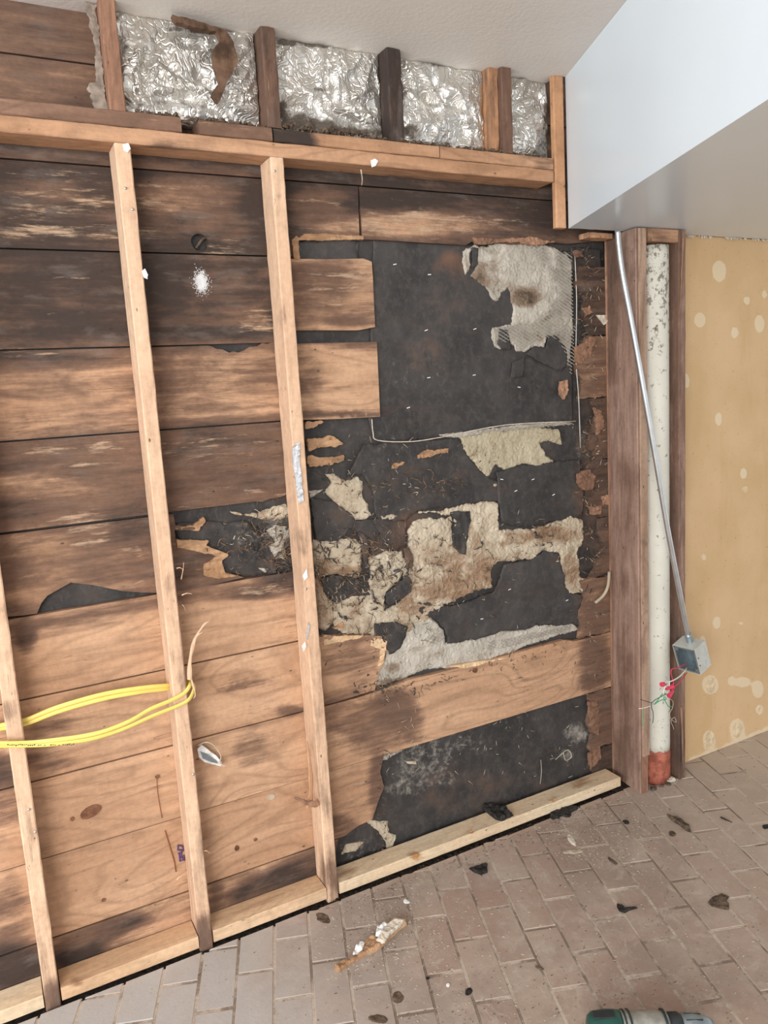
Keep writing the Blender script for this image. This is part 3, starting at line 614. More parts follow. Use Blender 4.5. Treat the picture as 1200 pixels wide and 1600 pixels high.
stucco([(835, 95), (880, 100), (960, 90), (1055, 55), (1055, 115), (960, 120), (900, 115)], M_sttan, (.45, (1000, 90, 40, 20, .1)), .098, Z6, 58, .005)
stucco([(965, 160), (1000, 140), (1055, 150), (1055, 190), (1030, 210), (1040, 255), (1000, 265), (965, 210), (990, 205)], M_stgrey, (.2,), .098, Z6, 59, .005)
stucco([(830, 182), (855, 180), (850, 195)], M_stgrey, (.0,), .1, Z6, 60, .001); stucco([(930, 295), (975, 300), (965, 315)], M_stgrey, (.1,), .1, Z6, 61, .002)
# loose felt over the stucco, crumpled
felt(pix([(450, 690), (500, 705), (560, 712), (640, 690), (722, 655), (760, 560), (860, 540), (905, 508), (960, 516), (965, 560), (975, 640), (1010, 668), (1045, 670), (1030, 720), (1034, 782), (1000, 776), (870, 782), (840, 800), (790, 798), (740, 800), (700, 820), (600, 838), (556, 846), (545, 800), (515, 760), (470, 745), (450, 720)], **Z5), .0925, .003, .004, 37, .005, .009, folds=(.25, 9, .012))
felt(pix([(565, 372), (635, 365), (640, 400), (630, 440), (620, 525), (600, 520), (575, 495), (568, 450), (575, 400)], **Z5), .090, .003, .010, 38, .004, .006, 3, folds=(1.3, 26, .006))
felt(pix([(395, 500), (412, 498), (430, 530), (425, 570), (408, 572)], **Z5), .090, .003, .008, 39, .003, .006, 3)
felt(pix([(330, 665), (370, 635), (408, 598), (425, 625), (422, 660), (370, 695), (338, 715), (330, 690)], **Z5), .090, .003, .008, 40, .004, .006, 3, folds=(.9, 24, .006))
felt(pix([(290, 775), (370, 765), (410, 785), (400, 822), (380, 860), (345, 882), (325, 850), (330, 825), (292, 815)], **Z5), .090, .003, .005, 62, .005, .007, 2)
felt(pix([(95, 605), (170, 600), (240, 615), (270, 625), (285, 668), (262, 672), (200, 675), (150, 695), (110, 660)], **Z5), .094, .003, .007, 63, .005, .007, 3, folds=(.3, 20, .004))
felt(pix([(235, 440), (270, 470), (275, 520), (262, 575), (250, 540), (240, 480)], **Z5), .092, .003, .008, 64, .004, .006, 3)
felt(pix([(790, 402), (815, 405), (828, 450), (832, 475), (800, 474), (782, 455)], **Z4), .093, .003, .004, 65, .003, .006, 3)
felt(pix([(966, 424), (1000, 430), (1028, 470), (1035, 530), (1010, 560), (900, 500), (880, 492), (915, 466), (958, 470)], **Z4), .0945, .003, .004, 66, .005, .007, 2)
felt(pix([(838, 520), (885, 500), (878, 575), (832, 580)], **Z4), .0985, .002, .004, 67, .002, .006, 2)
felt(pix([(690, 108), (712, 110), (712, 165), (700, 185), (688, 178)], **Z4), .094, .003, .003, 68, .003, .006, 2)
felt(pix([(640, 130), (880, 130), (960, 160), (1000, 200), (1000, 310), (920, 330), (880, 328), (815, 310), (760, 255), (640, 185)], **Z6), .103, .003, .006, 69, .006, .01, 2, folds=(.8, 16, .004))
# expanded metal lath left on the stucco (thousands of tiny diamonds)
def lath(poly, y, dx=.0115, dz=.0062, seed=0):
    P = np.array(poly); lo = P.min(0); hi = P.max(0); V = []; Fc = []; C = []
    nx = int((hi[0] - lo[0]) / dx) + 1; nz = int((hi[1] - lo[1]) / dz) + 1
    seg = []
    for i in range(nx):
        for j in range(nz):
            x = lo[0] + i * dx; z = lo[1] + j * dz
            if (i + j) % 2 == 0: seg.append(((x, z), (x + dx, z + dz)))
            else: seg.append(((x, z + dz), (x + dx, z)))
    mid = np.array([((a[0] + b[0]) / 2, (a[1] + b[1]) / 2) for a, b in seg]); ok = inside(mid, poly)
    for (a, b), k in zip(seg, ok):
        if not k or n3(a[0] * 14, a[1] * 14, seed) > .33: continue
        d = np.array(b) - np.array(a); n = np.array([-d[1], d[0]]) / np.hypot(*d) * .0007; s = len(V)
        for p, sg in ((a, 1), (a, -1), (b, -1), (b, 1)): V.append((p[0] + n[0] * sg, y - .001 * (sg + 1), p[1] + n[1] * sg))
        for p, sg in ((a, 0), (b, 0)): V.append((p[0], y + .0015, p[1]))
        Fc += [[s, s + 1, s + 2, s + 3], [s, s + 3, s + 5, s + 4], [s + 1, s + 4, s + 5, s + 2]]
    o = from_data('wire_lath', V, Fc, M_wire, wall); o['kind'] = 'stuff'; return o
lath(pix([(880, 100), (960, 100), (1045, 130), (1060, 400), (1052, 560), (1040, 570), (1030, 500), (1000, 440), (960, 430), (900, 460), (860, 485), (840, 440), (790, 450), (770, 400), (850, 385), (900, 380), (960, 350), (1000, 250), (960, 180)], **Z4), .0925, seed=2)
lath(pix([(640, 80), (860, 52), (1000, 44), (1010, 55), (860, 66), (700, 84), (620, 98)], **Z5), .0935, seed=5)
lath(pix([(480, 790), (530, 790), (540, 830), (500, 850), (470, 830)], **Z5), .091, seed=6); lath(pix([(700, 840), (840, 810), (900, 800), (1000, 780), (1000, 795), (880, 825), (760, 860), (700, 870)], **Z5), .0915, seed=7)
tube('lath_wire', [(*W(581, 655, .095),), (*W(583, 676, .094),), (*W(590, 688, .094),), (*W(640, 690, .095),), (*W(690, 683, .095),), (*W(790, 664, .095),), (*W(900, 658, .095),)], .0018, M_chip, wall, 5, 4)
tube('lath_wire', [(*W(898, 395, .094),), (*W(901, 470, .094),), (*W(900, 560, .094),), (*W(904, 620, .094),), (*W(907, 700, .094),)], .002, M_wire, wall, 5, 4)
# wood fragments still nailed on: splinters, torn edges
def frag(pts, fr, mat=M_raw, y=.091, seed=0, rough=.0055, th=.014, name='splinter', D=0):
    return slab(name, pix(pts, **fr), y, th, mat, wall, .008, rough, seed, lambda x, z: .006 * n3(x * 25, z * 90, seed) + .003 * n3(x * 90, z * 160, seed), (), {'D': ([], D), 'P': ([], .2)})
frag([(48, 105), (140, 98), (178, 122), (150, 135), (95, 138), (60, 152), (50, 150)], Z5, seed=1, y=.089); frag([(50, 168), (110, 170), (176, 164), (182, 188), (120, 200), (55, 206)], Z5, seed=2, y=.09); frag([(42, 45), (105, 42), (70, 62), (44, 70)], Z5, M_board, seed=3)
frag([(450, 165), (470, 150), (555, 142), (558, 155), (500, 168), (450, 178)], Z5, seed=4, y=.096); frag([(360, 205), (398, 188), (395, 198), (362, 210)], Z5, seed=5, y=.096)
frag([(632, 150), (695, 140), (735, 110), (740, 122), (715, 158), (640, 158)], Z6, seed=6, y=.088); frag([(636, 192), (752, 195), (742, 212), (822, 245), (800, 268), (812, 312), (860, 322), (790, 332), (735, 320), (732, 280), (785, 250), (700, 232), (638, 222)], Z6, seed=7, y=.0855, rough=.004)
frag([(150, 785), (175, 765), (180, 790), (140, 790)], Z5, seed=8); frag([(105, 815), (250, 812), (240, 822), (105, 850)], Z5, seed=9, y=.087, mat=M_new); frag([(270, 828), (290, 825), (330, 835), (325, 858), (318, 915), (300, 925), (312, 860), (275, 850)], Z5, seed=10, y=.087, mat=M_new)
frag([(550, 925), (700, 902), (770, 893), (700, 912), (620, 932)], Z5, seed=11, y=.086, mat=M_new, rough=.001)
frag([(35, 80), (60, 55), (170, 60), (295, 66), (295, 80), (60, 82), (66, 150), (45, 150)], Z4, seed=12, y=.088, rough=.002)
for k, (pts, f) in enumerate([([(1005, 590), (1025, 585), (1030, 620), (1018, 655), (1005, 640)], Z4), ([(1060, 470), (1110, 430), (1130, 440), (1110, 500), (1070, 530), (1060, 520)], Z4), ([(1085, 325), (1110, 315), (1120, 345), (1095, 355)], Z4), ([(1120, 680), (1150, 700), (1158, 760), (1130, 775), (1135, 720)], Z4), ([(1055, 120), (1085, 118), (1085, 145), (1060, 145)], Z4), ([(680, 70), (760, 80), (880, 72), (985, 88), (940, 98), (800, 88), (700, 96)], Z4),
                              ([(1020, 230), (1060, 215), (1080, 240), (1075, 290), (1040, 290), (1022, 262)], Z5), ([(1105, 312), (1138, 305), (1136, 345), (1110, 345)], Z5), ([(1065, 350), (1105, 345), (1100, 375), (1070, 378)], Z5), ([(1080, 25), (1110, 20), (1112, 60), (1090, 90)], Z5), ([(1010, 125), (1040, 122), (1055, 200), (1045, 250), (1025, 240), (1020, 190)], S8), ([(1015, 320), (1050, 285), (1055, 330), (1020, 375)], S8)]):
    frag(pts, f, M_rawred, .083, 13 + k, .005)
frag([(1130, 350), (1165, 352), (1175, 375), (1160, 388)], Z4, M_chip, .082, 40, .002)
# small hanging shreds of paper, fibre and plaster crumbs all over the torn zone
bm = bmesh.new(); rs = random.Random(11)
def shred(bm, p, d, L, wd):
    n = Vector((-d[1], d[0])); q = [Vector((p[0] + d[0] * L * t + n[0] * s * wd * (1 - .7 * t), p[1] - .004 - .006 * t, p[2] + d[1] * L * t + n[1] * s * wd * (1 - .7 * t))) for t in (0, 1) for s in (-1, 1)]
    q.append(Vector((p[0] + d[0] * L * .5, p[1] - .009, p[2] + d[1] * L * .5)))
    v = [bm.verts.new(x) for x in q]; bm.faces.new((v[0], v[1], v[4])); bm.faces.new((v[1], v[3], v[4])); bm.faces.new((v[3], v[2], v[4])); bm.faces.new((v[2], v[0], v[4]))
for k in range(480):
    px, py = rs.choice([(rs.uniform(500, 940), rs.uniform(800, 1060)), (rs.gauss(930, 14), rs.uniform(400, 1200)), (rs.uniform(485, 600), rs.uniform(680, 960)), (lambda u: (u, 1088 - (u - 600) * .28 + rs.gauss(0, 5)))(rs.uniform(590, 900)), (rs.gauss(430, 30), rs.gauss(840, 30)), (rs.uniform(600, 780), rs.uniform(690, 800)), (rs.gauss(600, 6), rs.uniform(1170, 1330))])
    if px > 948 or px < 375: continue
    a = rs.uniform(0, 6.28); shred(bm, W(px, py, .093), (math.cos(a), math.sin(a)), rs.uniform(.004, .02), rs.uniform(.0008, .0025))
o = from_bm('paper_shreds', bm, M_barkm, wall); o['kind'] = 'stuff'
bm = bmesh.new()
for k in range(330):
    px, py = rs.choice([(rs.uniform(500, 940), rs.uniform(800, 1060)), (rs.gauss(925, 12), rs.uniform(400, 1000)), (rs.uniform(600, 900), rs.uniform(1080, 1220)), (rs.uniform(500, 640), rs.uniform(680, 1000))])
    if px > 948: continue
    a = rs.uniform(0, 6.28); shred(bm, W(px, py, .093), (math.cos(a), math.sin(a)), rs.uniform(.005, .022), rs.uniform(.0005, .0012))
o = from_bm('pale_fibres', bm, M_fibre, wall); o['kind'] = 'stuff'
def tangle(name, mat, n, areas, Lr, wr_px, seed, y=.094):
    rs = random.Random(seed); bm = bmesh.new()
    for k in range(n):
        cx, cy, rx, ry = rs.choice(areas); px, py = rs.gauss(cx, rx), rs.gauss(cy, ry)
        if px > 946: continue
        p = Vector(W(px, py, y)); a = rs.uniform(0, 6.28); L = rs.uniform(*Lr); wd = rs.uniform(*wr_px); m_ = 7; prev = None; yy = 0
        for i in range(m_ + 1):
            d = Vector((math.cos(a), 0, math.sin(a))); nrm = Vector((-d.z, 0, d.x)); yy = -.010 * math.sin(math.pi * i / m_) * rs.uniform(.4, 1.2)
            f = wd * (1 - .6 * i / m_) * rs.uniform(.5, 1.3); q = p + Vector((0, yy, 0)); cur = (bm.verts.new(q + nrm * f), bm.verts.new(q - nrm * f + Vector((0, f * rs.uniform(-1, 1), 0))))
            if prev: bm.faces.new((prev[0], prev[1], cur[1], cur[0]))
            prev = cur; p = p + d * (L / m_); a += rs.uniform(-.75, .75)
    o = from_bm(name, bm, mat, wall); o['kind'] = 'stuff'; return o
MESS = [(430, 830, 24, 26), (385, 850, 24, 20), (445, 870, 10, 14), (560, 850, 26, 10), (560, 905, 30, 10), (640, 860, 60, 30), (700, 900, 70, 24), (860, 840, 50, 14), (620, 990, 50, 12), (550, 950, 30, 14), (926, 860, 8, 90), (915, 470, 7, 50), (925, 700, 8, 50), (640, 760, 50, 12), (600, 1072, 22, 7), (612, 890, 14, 20), (500, 880, 10, 20)]
tangle('hanging_felt_shreds', M_felt, 190, MESS, (.015, .05), (.0015, .005), 3)
tangle('brown_root_fibres', M_barkm, 340, MESS, (.015, .06), (.0004, .0018), 4)
M_stainfib = flat('rust brown fibre', (.20, .12, .07), .9, 0, .4, 40)
tangle('rusty_fibres', M_stainfib, 360, MESS, (.012, .05), (.0004, .0022), 5)
tangle('pale_paper_curls', M_fibre, 150, MESS, (.008, .03), (.0005, .0022), 6)
for px, py in ((671, 429), (666, 516), (742, 514), (741, 586), (670, 590), (811, 605), (638, 637), (784, 749), (833, 749), (865, 773), (871, 877), (796, 921), (886, 938), (753, 967), (617, 413), (806, 767)):      # roofing staples in the felt
    p = W(px, py, .0915); bm = bmesh.new(); box_bm(bm, p, (.011, .0022, .0025), Matrix.Rotation(math.radians(rs.uniform(-20, 20)), 4, 'Y')); from_bm('staple', bm, M_white, wall)
# hole lining, knots, ink stamp, dried drips on the boards
tube('bored_hole_scrap', [W(306, 388, .1), W(316, 374, .097), W(322, 372, .1)], .004, M_barkm, wall, 5, 4)
def oval(px, py, rx, ry, mat, name='knot', y=.0866, th=.003, rot=0.0, rough=.0015):
    c = W(px, py); pts = []
    for a in np.linspace(0, 2 * math.pi, 20, endpoint=False):
        u, v = rx * math.cos(a), ry * math.sin(a); pts.append((c[0] + u * math.cos(rot) - v * math.sin(rot), c[2] + u * math.sin(rot) + v * math.cos(rot)))
    return slab(name, pts, y, th, mat, wall, .006, rough, px)
oval(142, 1268, .029, .017, M_stain, rot=.25); oval(113, 1279, .006, .006, M_stain); oval(246, 1213, .007, .006, M_stain); oval(742, 1047, .011, .010, M_stain); oval(162, 1406, .006, .005, M_stain); oval(399, 1312, .006, .005, M_stain); oval(370, 1325, .007, .009, M_stain); oval(424, 1245, .012, .010, M_sttan)
for k, (a, b, c, d) in enumerate([(277, 1321, 285, 1322), (277, 1328, 286, 1329), (278, 1334, 285, 1331), (280, 1340, 288, 1341), (281, 1346, 287, 1343), (278, 1322, 278, 1329), (285, 1322, 286, 1330), (280, 1334, 281, 1346), (287, 1336, 288, 1345), (283, 1331, 284, 1341)]):
    tube('ink_stamp', [W(a, b, .0862), W((a + c) / 2, (b + d) / 2, .0858), W(c, d, .0862)], .0022, M_purple, wall, 5, 2, .4)
M_drip = flat('dried resin drip', (.26, .09, .045), .5)
tube('resin_drip', [W(258, 1298, .0862), W(262, 1312, .086), W(266, 1325, .086), W(272, 1345, .086), W(275, 1362, .0862)], .0017, M_drip, wall, 5, 4)
tube('resin_drip', [W(245, 1216, .0862), W(246, 1235, .086), W(249, 1255, .086), W(253, 1278, .0862)], .0011, M_drip, wall, 5, 4)
def spot_mat():
    m = NT('white spot'); tc = m.n('ShaderNodeTexCoord').outputs['Object']
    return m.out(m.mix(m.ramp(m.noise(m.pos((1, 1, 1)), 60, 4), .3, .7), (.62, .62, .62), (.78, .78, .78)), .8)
M_spot = spot_mat()
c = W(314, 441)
bm = bmesh.new(); rq = random.Random(5)            # soft-edged white spot on the board: many tiny triangles, dense in the middle
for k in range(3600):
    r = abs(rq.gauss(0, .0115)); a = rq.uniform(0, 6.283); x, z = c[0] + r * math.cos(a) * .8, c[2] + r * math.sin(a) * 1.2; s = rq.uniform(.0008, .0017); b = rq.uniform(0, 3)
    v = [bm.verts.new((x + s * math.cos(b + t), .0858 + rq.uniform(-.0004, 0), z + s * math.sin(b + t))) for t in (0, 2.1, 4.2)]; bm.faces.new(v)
o = from_bm('white_spot', bm, M_spot, wall); o['kind'] = 'stuff'
# rope end at the right edge
tube('rope_end', [W(952, 893, .075), W(950, 915, .07), W(943, 930, .07), W(930, 942, .075)], .006, M_fibre, wall, 7, 5)
tube('rope_end', [W(868, 1187, .094), W(880, 1176, .09), W(888, 1172, .09), W(893, 1182, .09), W(884, 1188, .09), W(880, 1176, .088)], .0012, M_chip, wall, 4, 5)
tube('rope_end', [W(845, 1187, .094), W(846, 1205, .09), W(844, 1225, .09)], .001, M_chip, wall, 4, 5)

# ------------------------------------------------------------------ studs
def seedD(*a): return list(a)
def nails(pts, parent, Y=-.0012, r=.0032):
    for px, py in pts:
        p = W(px, py, Y); tube('nail', [(p[0], Y - .0015, p[2]), (p[0], Y + .006, p[2])], r, M_nail, parent, 8, 1)
def scrap(name, pts, y, mat, parent, th=.0015, seed=0, amp=.002, Y=0.0, fr=None, rough=.001):
    fr = fr or dict(off=(0, 0), s=1)
    return slab(name, pix(pts, Y=Y, **fr), y, th, mat, parent, .006, rough, seed, lambda x, z: amp * n3(x * 90, z * 70, seed))
def make_stud(xc, label, dops, nl, seed, base=.0, pbase=.0, lean=0.0):
    t = empty('stud', (xc, .044, 0)); tag(t, label, 'stud', 'wall studs')
    beam('timber', (xc, .0445, -.012), (xc + lean, .0445, 2.2105), .0385, .087, M_stud, t, .025, .0016, .003, (0, 1, 0), {'D': (dops, base), 'P': ([], pbase)}, seed)
    nails(nl, t); return t
st0 = make_stud(-.0105, 'rough old wall stud at the far left, partly out of frame, crossed by yellow cable', [('e', 15, 1110, 14, 20, .3), ('e', 5, 960, 14, 24, .25), ('p', [(20, 1250), (75, 1250), (110, 1600), (40, 1600)], .22, 40), ('e', 88, 1560, 18, 30, .5)], [(45, 1265), (55, 1300)], 3.1)
st1 = make_stud(.4045, 'wall stud with the yellow cable looped round it, second from left', [('p', [(250, 890), (330, 890), (340, 1060), (260, 1060)], .17, 12), ('p', [(270, 1100), (335, 1100), (345, 1500), (290, 1500)], .22, 40), ('e', 322, 1465, 18, 34, .55), ('e', 270, 915, 14, 10, .3), ('e', 282, 1010, 12, 30, .15), ('e', 285, 1065, 12, 8, .3)], [(196, 294), (207, 327), (302, 1210)], 5.3)
st2 = make_stud(.8095, 'wall stud with a crinkled silver foil strip, third from left', [('p', [(455, 820), (500, 820), (545, 1420), (500, 1420)], .14, 40), ('e', 520, 1370, 18, 44, .42), ('e', 470, 840, 12, 20, .22), ('e', 440, 500, 7, 24, .3), ('e', 435, 310, 6, 10, .2), ('e', 475, 860, 12, 10, .25), ('e', 505, 1170, 16, 100, .25)], [(429, 267), (478, 920)], 8.7)
scrap('paper_scrap', [(191, 226), (200, 224), (204, 233), (199, 239), (193, 236)], -.003, M_white, st1, seed=1)
scrap('paper_scrap', [(221, 424), (226, 420), (231, 430), (230, 437), (224, 434)], -.004, M_white, st1, seed=2)
scrap('foil_strip', [(456, 700), (462, 692), (468, 690), (468, 720), (472, 760), (474, 782), (466, 787), (462, 760), (458, 730)], -.004, M_tape, st2, .003, 3, .004)
scrap('paper_scrap', [(471, 1009), (476, 1002), (478, 1010), (474, 1018)], -.003, M_white, st2, seed=4); scrap('paper_scrap', [(472, 900), (479, 888), (480, 902), (475, 907)], -.003, M_white, st2, seed=5); scrap('paper_scrap', [(478, 995), (481, 972), (484, 978), (480, 1000)], -.0025, M_tape, st2, seed=6)
# splinters lifting off the studs
def stick(name, pts, r, mat, parent, flat=.45, sides=6): return tube(name, pts, r, mat, parent, sides, 4, flat, lambda t: (1 - .75 * t) * (1 + .25 * math.sin(t * 17)), False)
stick('splinter', [W(296, 1062, 0), W(297, 1030, -.004), W(304, 1000, -.012), W(318, 977, -.02), W(326, 971, -.022)], .006, M_stud, st1)
stick('splinter', [W(296, 1040, 0), W(300, 1020, -.006), W(306, 996, -.016), W(316, 988, -.02)], .004, M_stud, st1)
stick('splinter', [W(296, 1045, .01), W(300, 1065, .0), W(305, 1085, -.006), W(302, 1092, -.006)], .004, M_stud, st1)
stick('splinter', [W(283, 905, .02), W(286, 890, .01), W(287, 878, .0)], .002, M_stud, st1)
for a, b, c, d in ((276, 888, 286, 890), (284, 930, 300, 928), (285, 945, 290, 955), (276, 1375, 284, 1370), (318, 1330, 328, 1333)): stick('splinter', [W(a, b, .01), W((a + c) / 2, (b + d) / 2 - 2, 0), W(c, d, -.01)], .0015, M_stud, st1)
stick('splinter', [W(483, 1262, .02), W(486, 1230, .005), W(484, 1190, -.002), W(480, 1158, -.004)], .010, M_cedar, st2, .35)
stick('splinter', [W(497, 1256, .01), W(480, 1255, .0), W(468, 1249, -.008), W(460, 1246, -.01)], .010, M_rawred, st2, .5)
# ------------------------------------------------------------------ plates
def plate(name, x0, x1, z0, z1, mat, label, ops, base, seed, y0=0.0, y1=.0885, jit=.0012, group='top plates', cat='beam', pb=.1):
    o = beam(name, (x0, (y0 + y1) / 2, (z0 + z1) / 2), (x1, (y0 + y1) / 2, (z0 + z1) / 2), z1 - z0, y1 - y0, mat, None, .02, jit, .0025, (0, 1, 0), {'D': (ops, base), 'P': ([], pb)}, seed)
    return tag(o, label, cat, group)
pl = plate('top_plate', -.95, 1.770, 2.2115, 2.2495, M_plate, 'long tan horizontal top plate the studs butt up under', [('e', 60, 190, 90, 12, .12), ('e', 620, 262, 80, 14, .1), ('e', 300, 228, 60, 8, .3), ('p', [(600, 270), (865, 300), (865, 320), (600, 285)], .3, 6)], .08, 1.5)
plate('top_plate', -.95, .556, 2.2505, 2.2875, M_plateold, 'dark upper plate piece under the bare top-left bay and first foil bay', [], .2, 2.5, pb=.4)
plate('top_plate', .603, .801, 2.2505, 2.286, M_plateold, 'short dark upper plate piece between the gap and the charred end', [], .3, 3.5, pb=.4)
plate('top_plate', .806, 1.331, 2.2505, 2.2855, M_plate, 'tan upper plate piece with a black charred left end', [('p', [(420, 195), (480, 200), (495, 232), (420, 225)], 1.25, 10)], .08, 4.5)
plate('top_plate', 1.335, 1.770, 2.2505, 2.2855, M_plate, 'tan upper plate piece ending at the corner trim by the soffit', [('e', 640, 240, 10, 14, .6), ('e', 850, 255, 20, 10, .4)], .14, 5.5)
scrap('hanging_scrap', [(578, 251), (585, 248), (590, 252), (586, 260), (580, 262)], -.004, M_white, pl, seed=9)
stick('hanging_scrap', [W(564, 265, 0), W(566, 280, -.004), W(565, 290, -.005)], .0018, M_chip, pl)
# fresh pine sole plate, cut between the studs
SP = dict(group='sole plates', cat='beam')
plate('sole_plate', -.95, -.0325, .002, .040, M_solepale, 'pale yellowish sole plate piece at the bottom left corner of the photo', [('e', 45, 1555, 8, 5, .5)], .0, 7.1, 0.0, .0845, .0006, pb=0, **SP)
plate('sole_plate', .0115, .3825, .002, .040, M_sole, 'fresh pine sole plate piece between the far left stud and the cable stud', [('e', 115, 1535, 10, 6, .45), ('e', 135, 1525, 10, 5, .4)], .03, 7.7, 0.0, .0845, .0006, pb=0, **SP)
plate('sole_plate', .4265, .7875, .002, .040, M_sole, 'fresh pine sole plate piece between the cable stud and the foil-strip stud', [('e', 405, 1415, 60, 6, .2, -24)], .03, 8.3, 0.0, .0845, .0006, pb=0, **SP)
M_knotpale = flat('orange pine knot', (.50, .25, .10), .7, 0, .25, 90)
sole = plate('sole_plate', .8325, 2.030, .002, .040, M_solepale, 'long fresh pine sole plate below the black felt, running to the corner post', [('e', 650, 1338, 12, 7, .42), ('e', 735, 1299, 5, 5, .6), ('e', 865, 1250, 8, 7, .35), ('e', 905, 1222, 26, 6, .45, -15), ('e', 545, 1365, 20, 8, .4, -20)], .02, 9.1, 0.0, .0845, .0006, pb=0, **SP)
for o_, px, py, rx in [(sole, 650, 1338, .013), (sole, 735, 1299, .007), (sole, 865, 1250, .008)]:
    c = W(px, py, 0); slab('knot', [(c[0] + rx * math.cos(a), c[2] + rx * .7 * math.sin(a)) for a in np.linspace(0, 6.283, 14, endpoint=False)], -.0008, .003, M_knotpale, o_, .005, .001, px)
# ------------------------------------------------------------------ cripple studs and corner trim above
def cripple(x0, x1, label, mat, ops, base, seed, z0=2.287, z1=2.5395, y0=.002):
    o = beam('cripple_stud', ((x0 + x1) / 2, (y0 + .086) / 2, z0), ((x0 + x1) / 2, (y0 + .086) / 2, z1), x1 - x0, .086 - y0, mat, None, .015, .003, .003, (0, 1, 0), {'D': (ops, base), 'P': ([], .3)}, seed)
    return tag(o, label, 'stud', 'short studs above the top plate')
cripple(.384, .424, 'short reddish brown stud left of the first foil bay', M_studold, [], .14, 1)
cripple(.792, .832, 'short dark stud between the first and second foil bays', M_studold, [], .62, 2)
cripple(1.170, 1.218, 'short blackened stud between the second and third foil bays', M_studold, [], .98, 3)
cripple(1.574, 1.614, 'short dark brown stud left of the narrow foil bay', M_studold, [], .5, 4)
cripple(1.538, 1.5735, 'short orange-brown stud doubled against the darker one at the third foil bay', M_cedar, [], .2, 5, y0=.02)
o = beam('trim_1', (1.801, .012, 2.069), (1.801, .012, 2.5395), .044, .022, M_cedar, None, .02, .0006, .004, (0, 1, 0)); tag(o, 'clear reddish wood trim beside the soffit', kind='structure')
M_edge = flat('dull torn paper', (.27, .22, .18), .85, 0, .4, 40)
slab('edge_grain_paper', [(.352, 2.29), (.383, 2.29), (.381, 2.4), (.383, 2.538), (.355, 2.538), (.366, 2.47), (.372, 2.42), (.36, 2.36), (.34, 2.34), (.352, 2.33)], .03, .004, M_edge, wall, .01, .006, 3, lambda x, z: .003 * n3(x * 50, z * 30, 2))
# ------------------------------------------------------------------ foil-faced insulation
def foil(x0, x1, label, ops, seed, tear=None):
    z0, z1 = 2.286, 2.539
    def dsp(x, z):
        u = (x - x0) / (x1 - x0); v = (z - z0) / (z1 - z0); b = (4 * u * (1 - u)) ** .5 * (4 * v * (1 - v)) ** .4 if 0 < u < 1 and 0 < v < 1 else 0
        q = n3(x * 7 + seed, z * 6, seed) * .35
        h = abs(n3(x * 8 + q * 5, z * 9 + q * 6, seed)) * .050 + abs(n3(x * 17 + z * 9 + q * 7, z * 15 - x * 6, seed + 4)) * .020 + abs(n3(x * 38, z * 34 + q, seed + 7)) * .007
        return .030 - b * .028 + h * (.35 + .65 * b) - .006
    t = empty('foil_insulation', ((x0 + x1) / 2, .06, z0)); tag(t, label, 'insulation', 'foil insulation bays')
    o = slab('foil_facing', rect(x0 + .002, x1 - .002, z1, z0), .028, .05, M_foil, t, .006, 0, seed, dsp, (), {'D': (ops, .1)}, False)
    return t, o
f1, _ = foil(.426, .790, 'first and widest crumpled foil batt, torn open to brown paper', [('e', 260, 165, 60, 10, .6), ('e', 195, 60, 8, 30, .5), ('e', 330, 45, 80, 8, .7), ('e', 395, 100, 8, 30, .6), ('e', 240, 100, 20, 10, .5)], 1)
slab('paper_tear', pix([(672, 62), (760, 82), (840, 104), (880, 120), (908, 165), (930, 240), (905, 290), (880, 335), (852, 402), (828, 372), (855, 322), (836, 250), (832, 195), (862, 160), (845, 128), (760, 112), (690, 88)], off=(0, 0), s=2.5, Y=.008), .004, .02, M_kraft, f1, .008, .003, 4, lambda x, z: .006 * n3(x * 40, z * 30, 2))
foil(.834, 1.170, 'second crumpled foil batt with mossy brown dirt along its bottom', [('p', [(435, 165), (500, 185), (610, 205), (610, 218), (440, 205)], .95, 10), ('e', 460, 65, 30, 8, .8), ('e', 520, 70, 60, 6, .7), ('e', 500, 140, 40, 5, .5), ('e', 445, 170, 12, 14, .8)], 2)
foil(1.218, 1.5375, 'third crumpled foil batt, smoother, between blackened and doubled studs', [('e', 645, 205, 16, 14, .8), ('e', 700, 98, 50, 8, .7), ('e', 680, 225, 40, 6, .6), ('e', 745, 120, 16, 12, .5), ('e', 645, 140, 10, 30, .45)], 3)
foil(1.615, 1.795, 'narrow fourth foil batt beside the corner trim', [('e', 855, 190, 8, 40, .8), ('e', 830, 120, 30, 8, .5), ('e', 845, 238, 20, 5, .6)], 4)
bm = bmesh.new(); rs = random.Random(4)          # rubble of dirt and fibre lying on the plates
for k in range(420):
    x = rs.choice([rs.uniform(.84, 1.1), rs.uniform(1.1, 1.3), rs.uniform(.45, .8), rs.uniform(1.3, 1.75)]); y = rs.uniform(.004, .03); s = rs.uniform(.002, .008)
    box_bm(bm, (x, y, 2.288 + s * .6 + (.012 * rs.random() if x < 1.1 and x > .84 else 0)), (s * 1.6, s, s), Matrix.Rotation(rs.uniform(0, 3), 4, (rs.random(), rs.random(), 1)))
tag(from_bm('dirt_crumbs', bm, M_barkm), 'brown dirt crumbs lying along the top plate under the foil', 'dirt', kind='stuff')
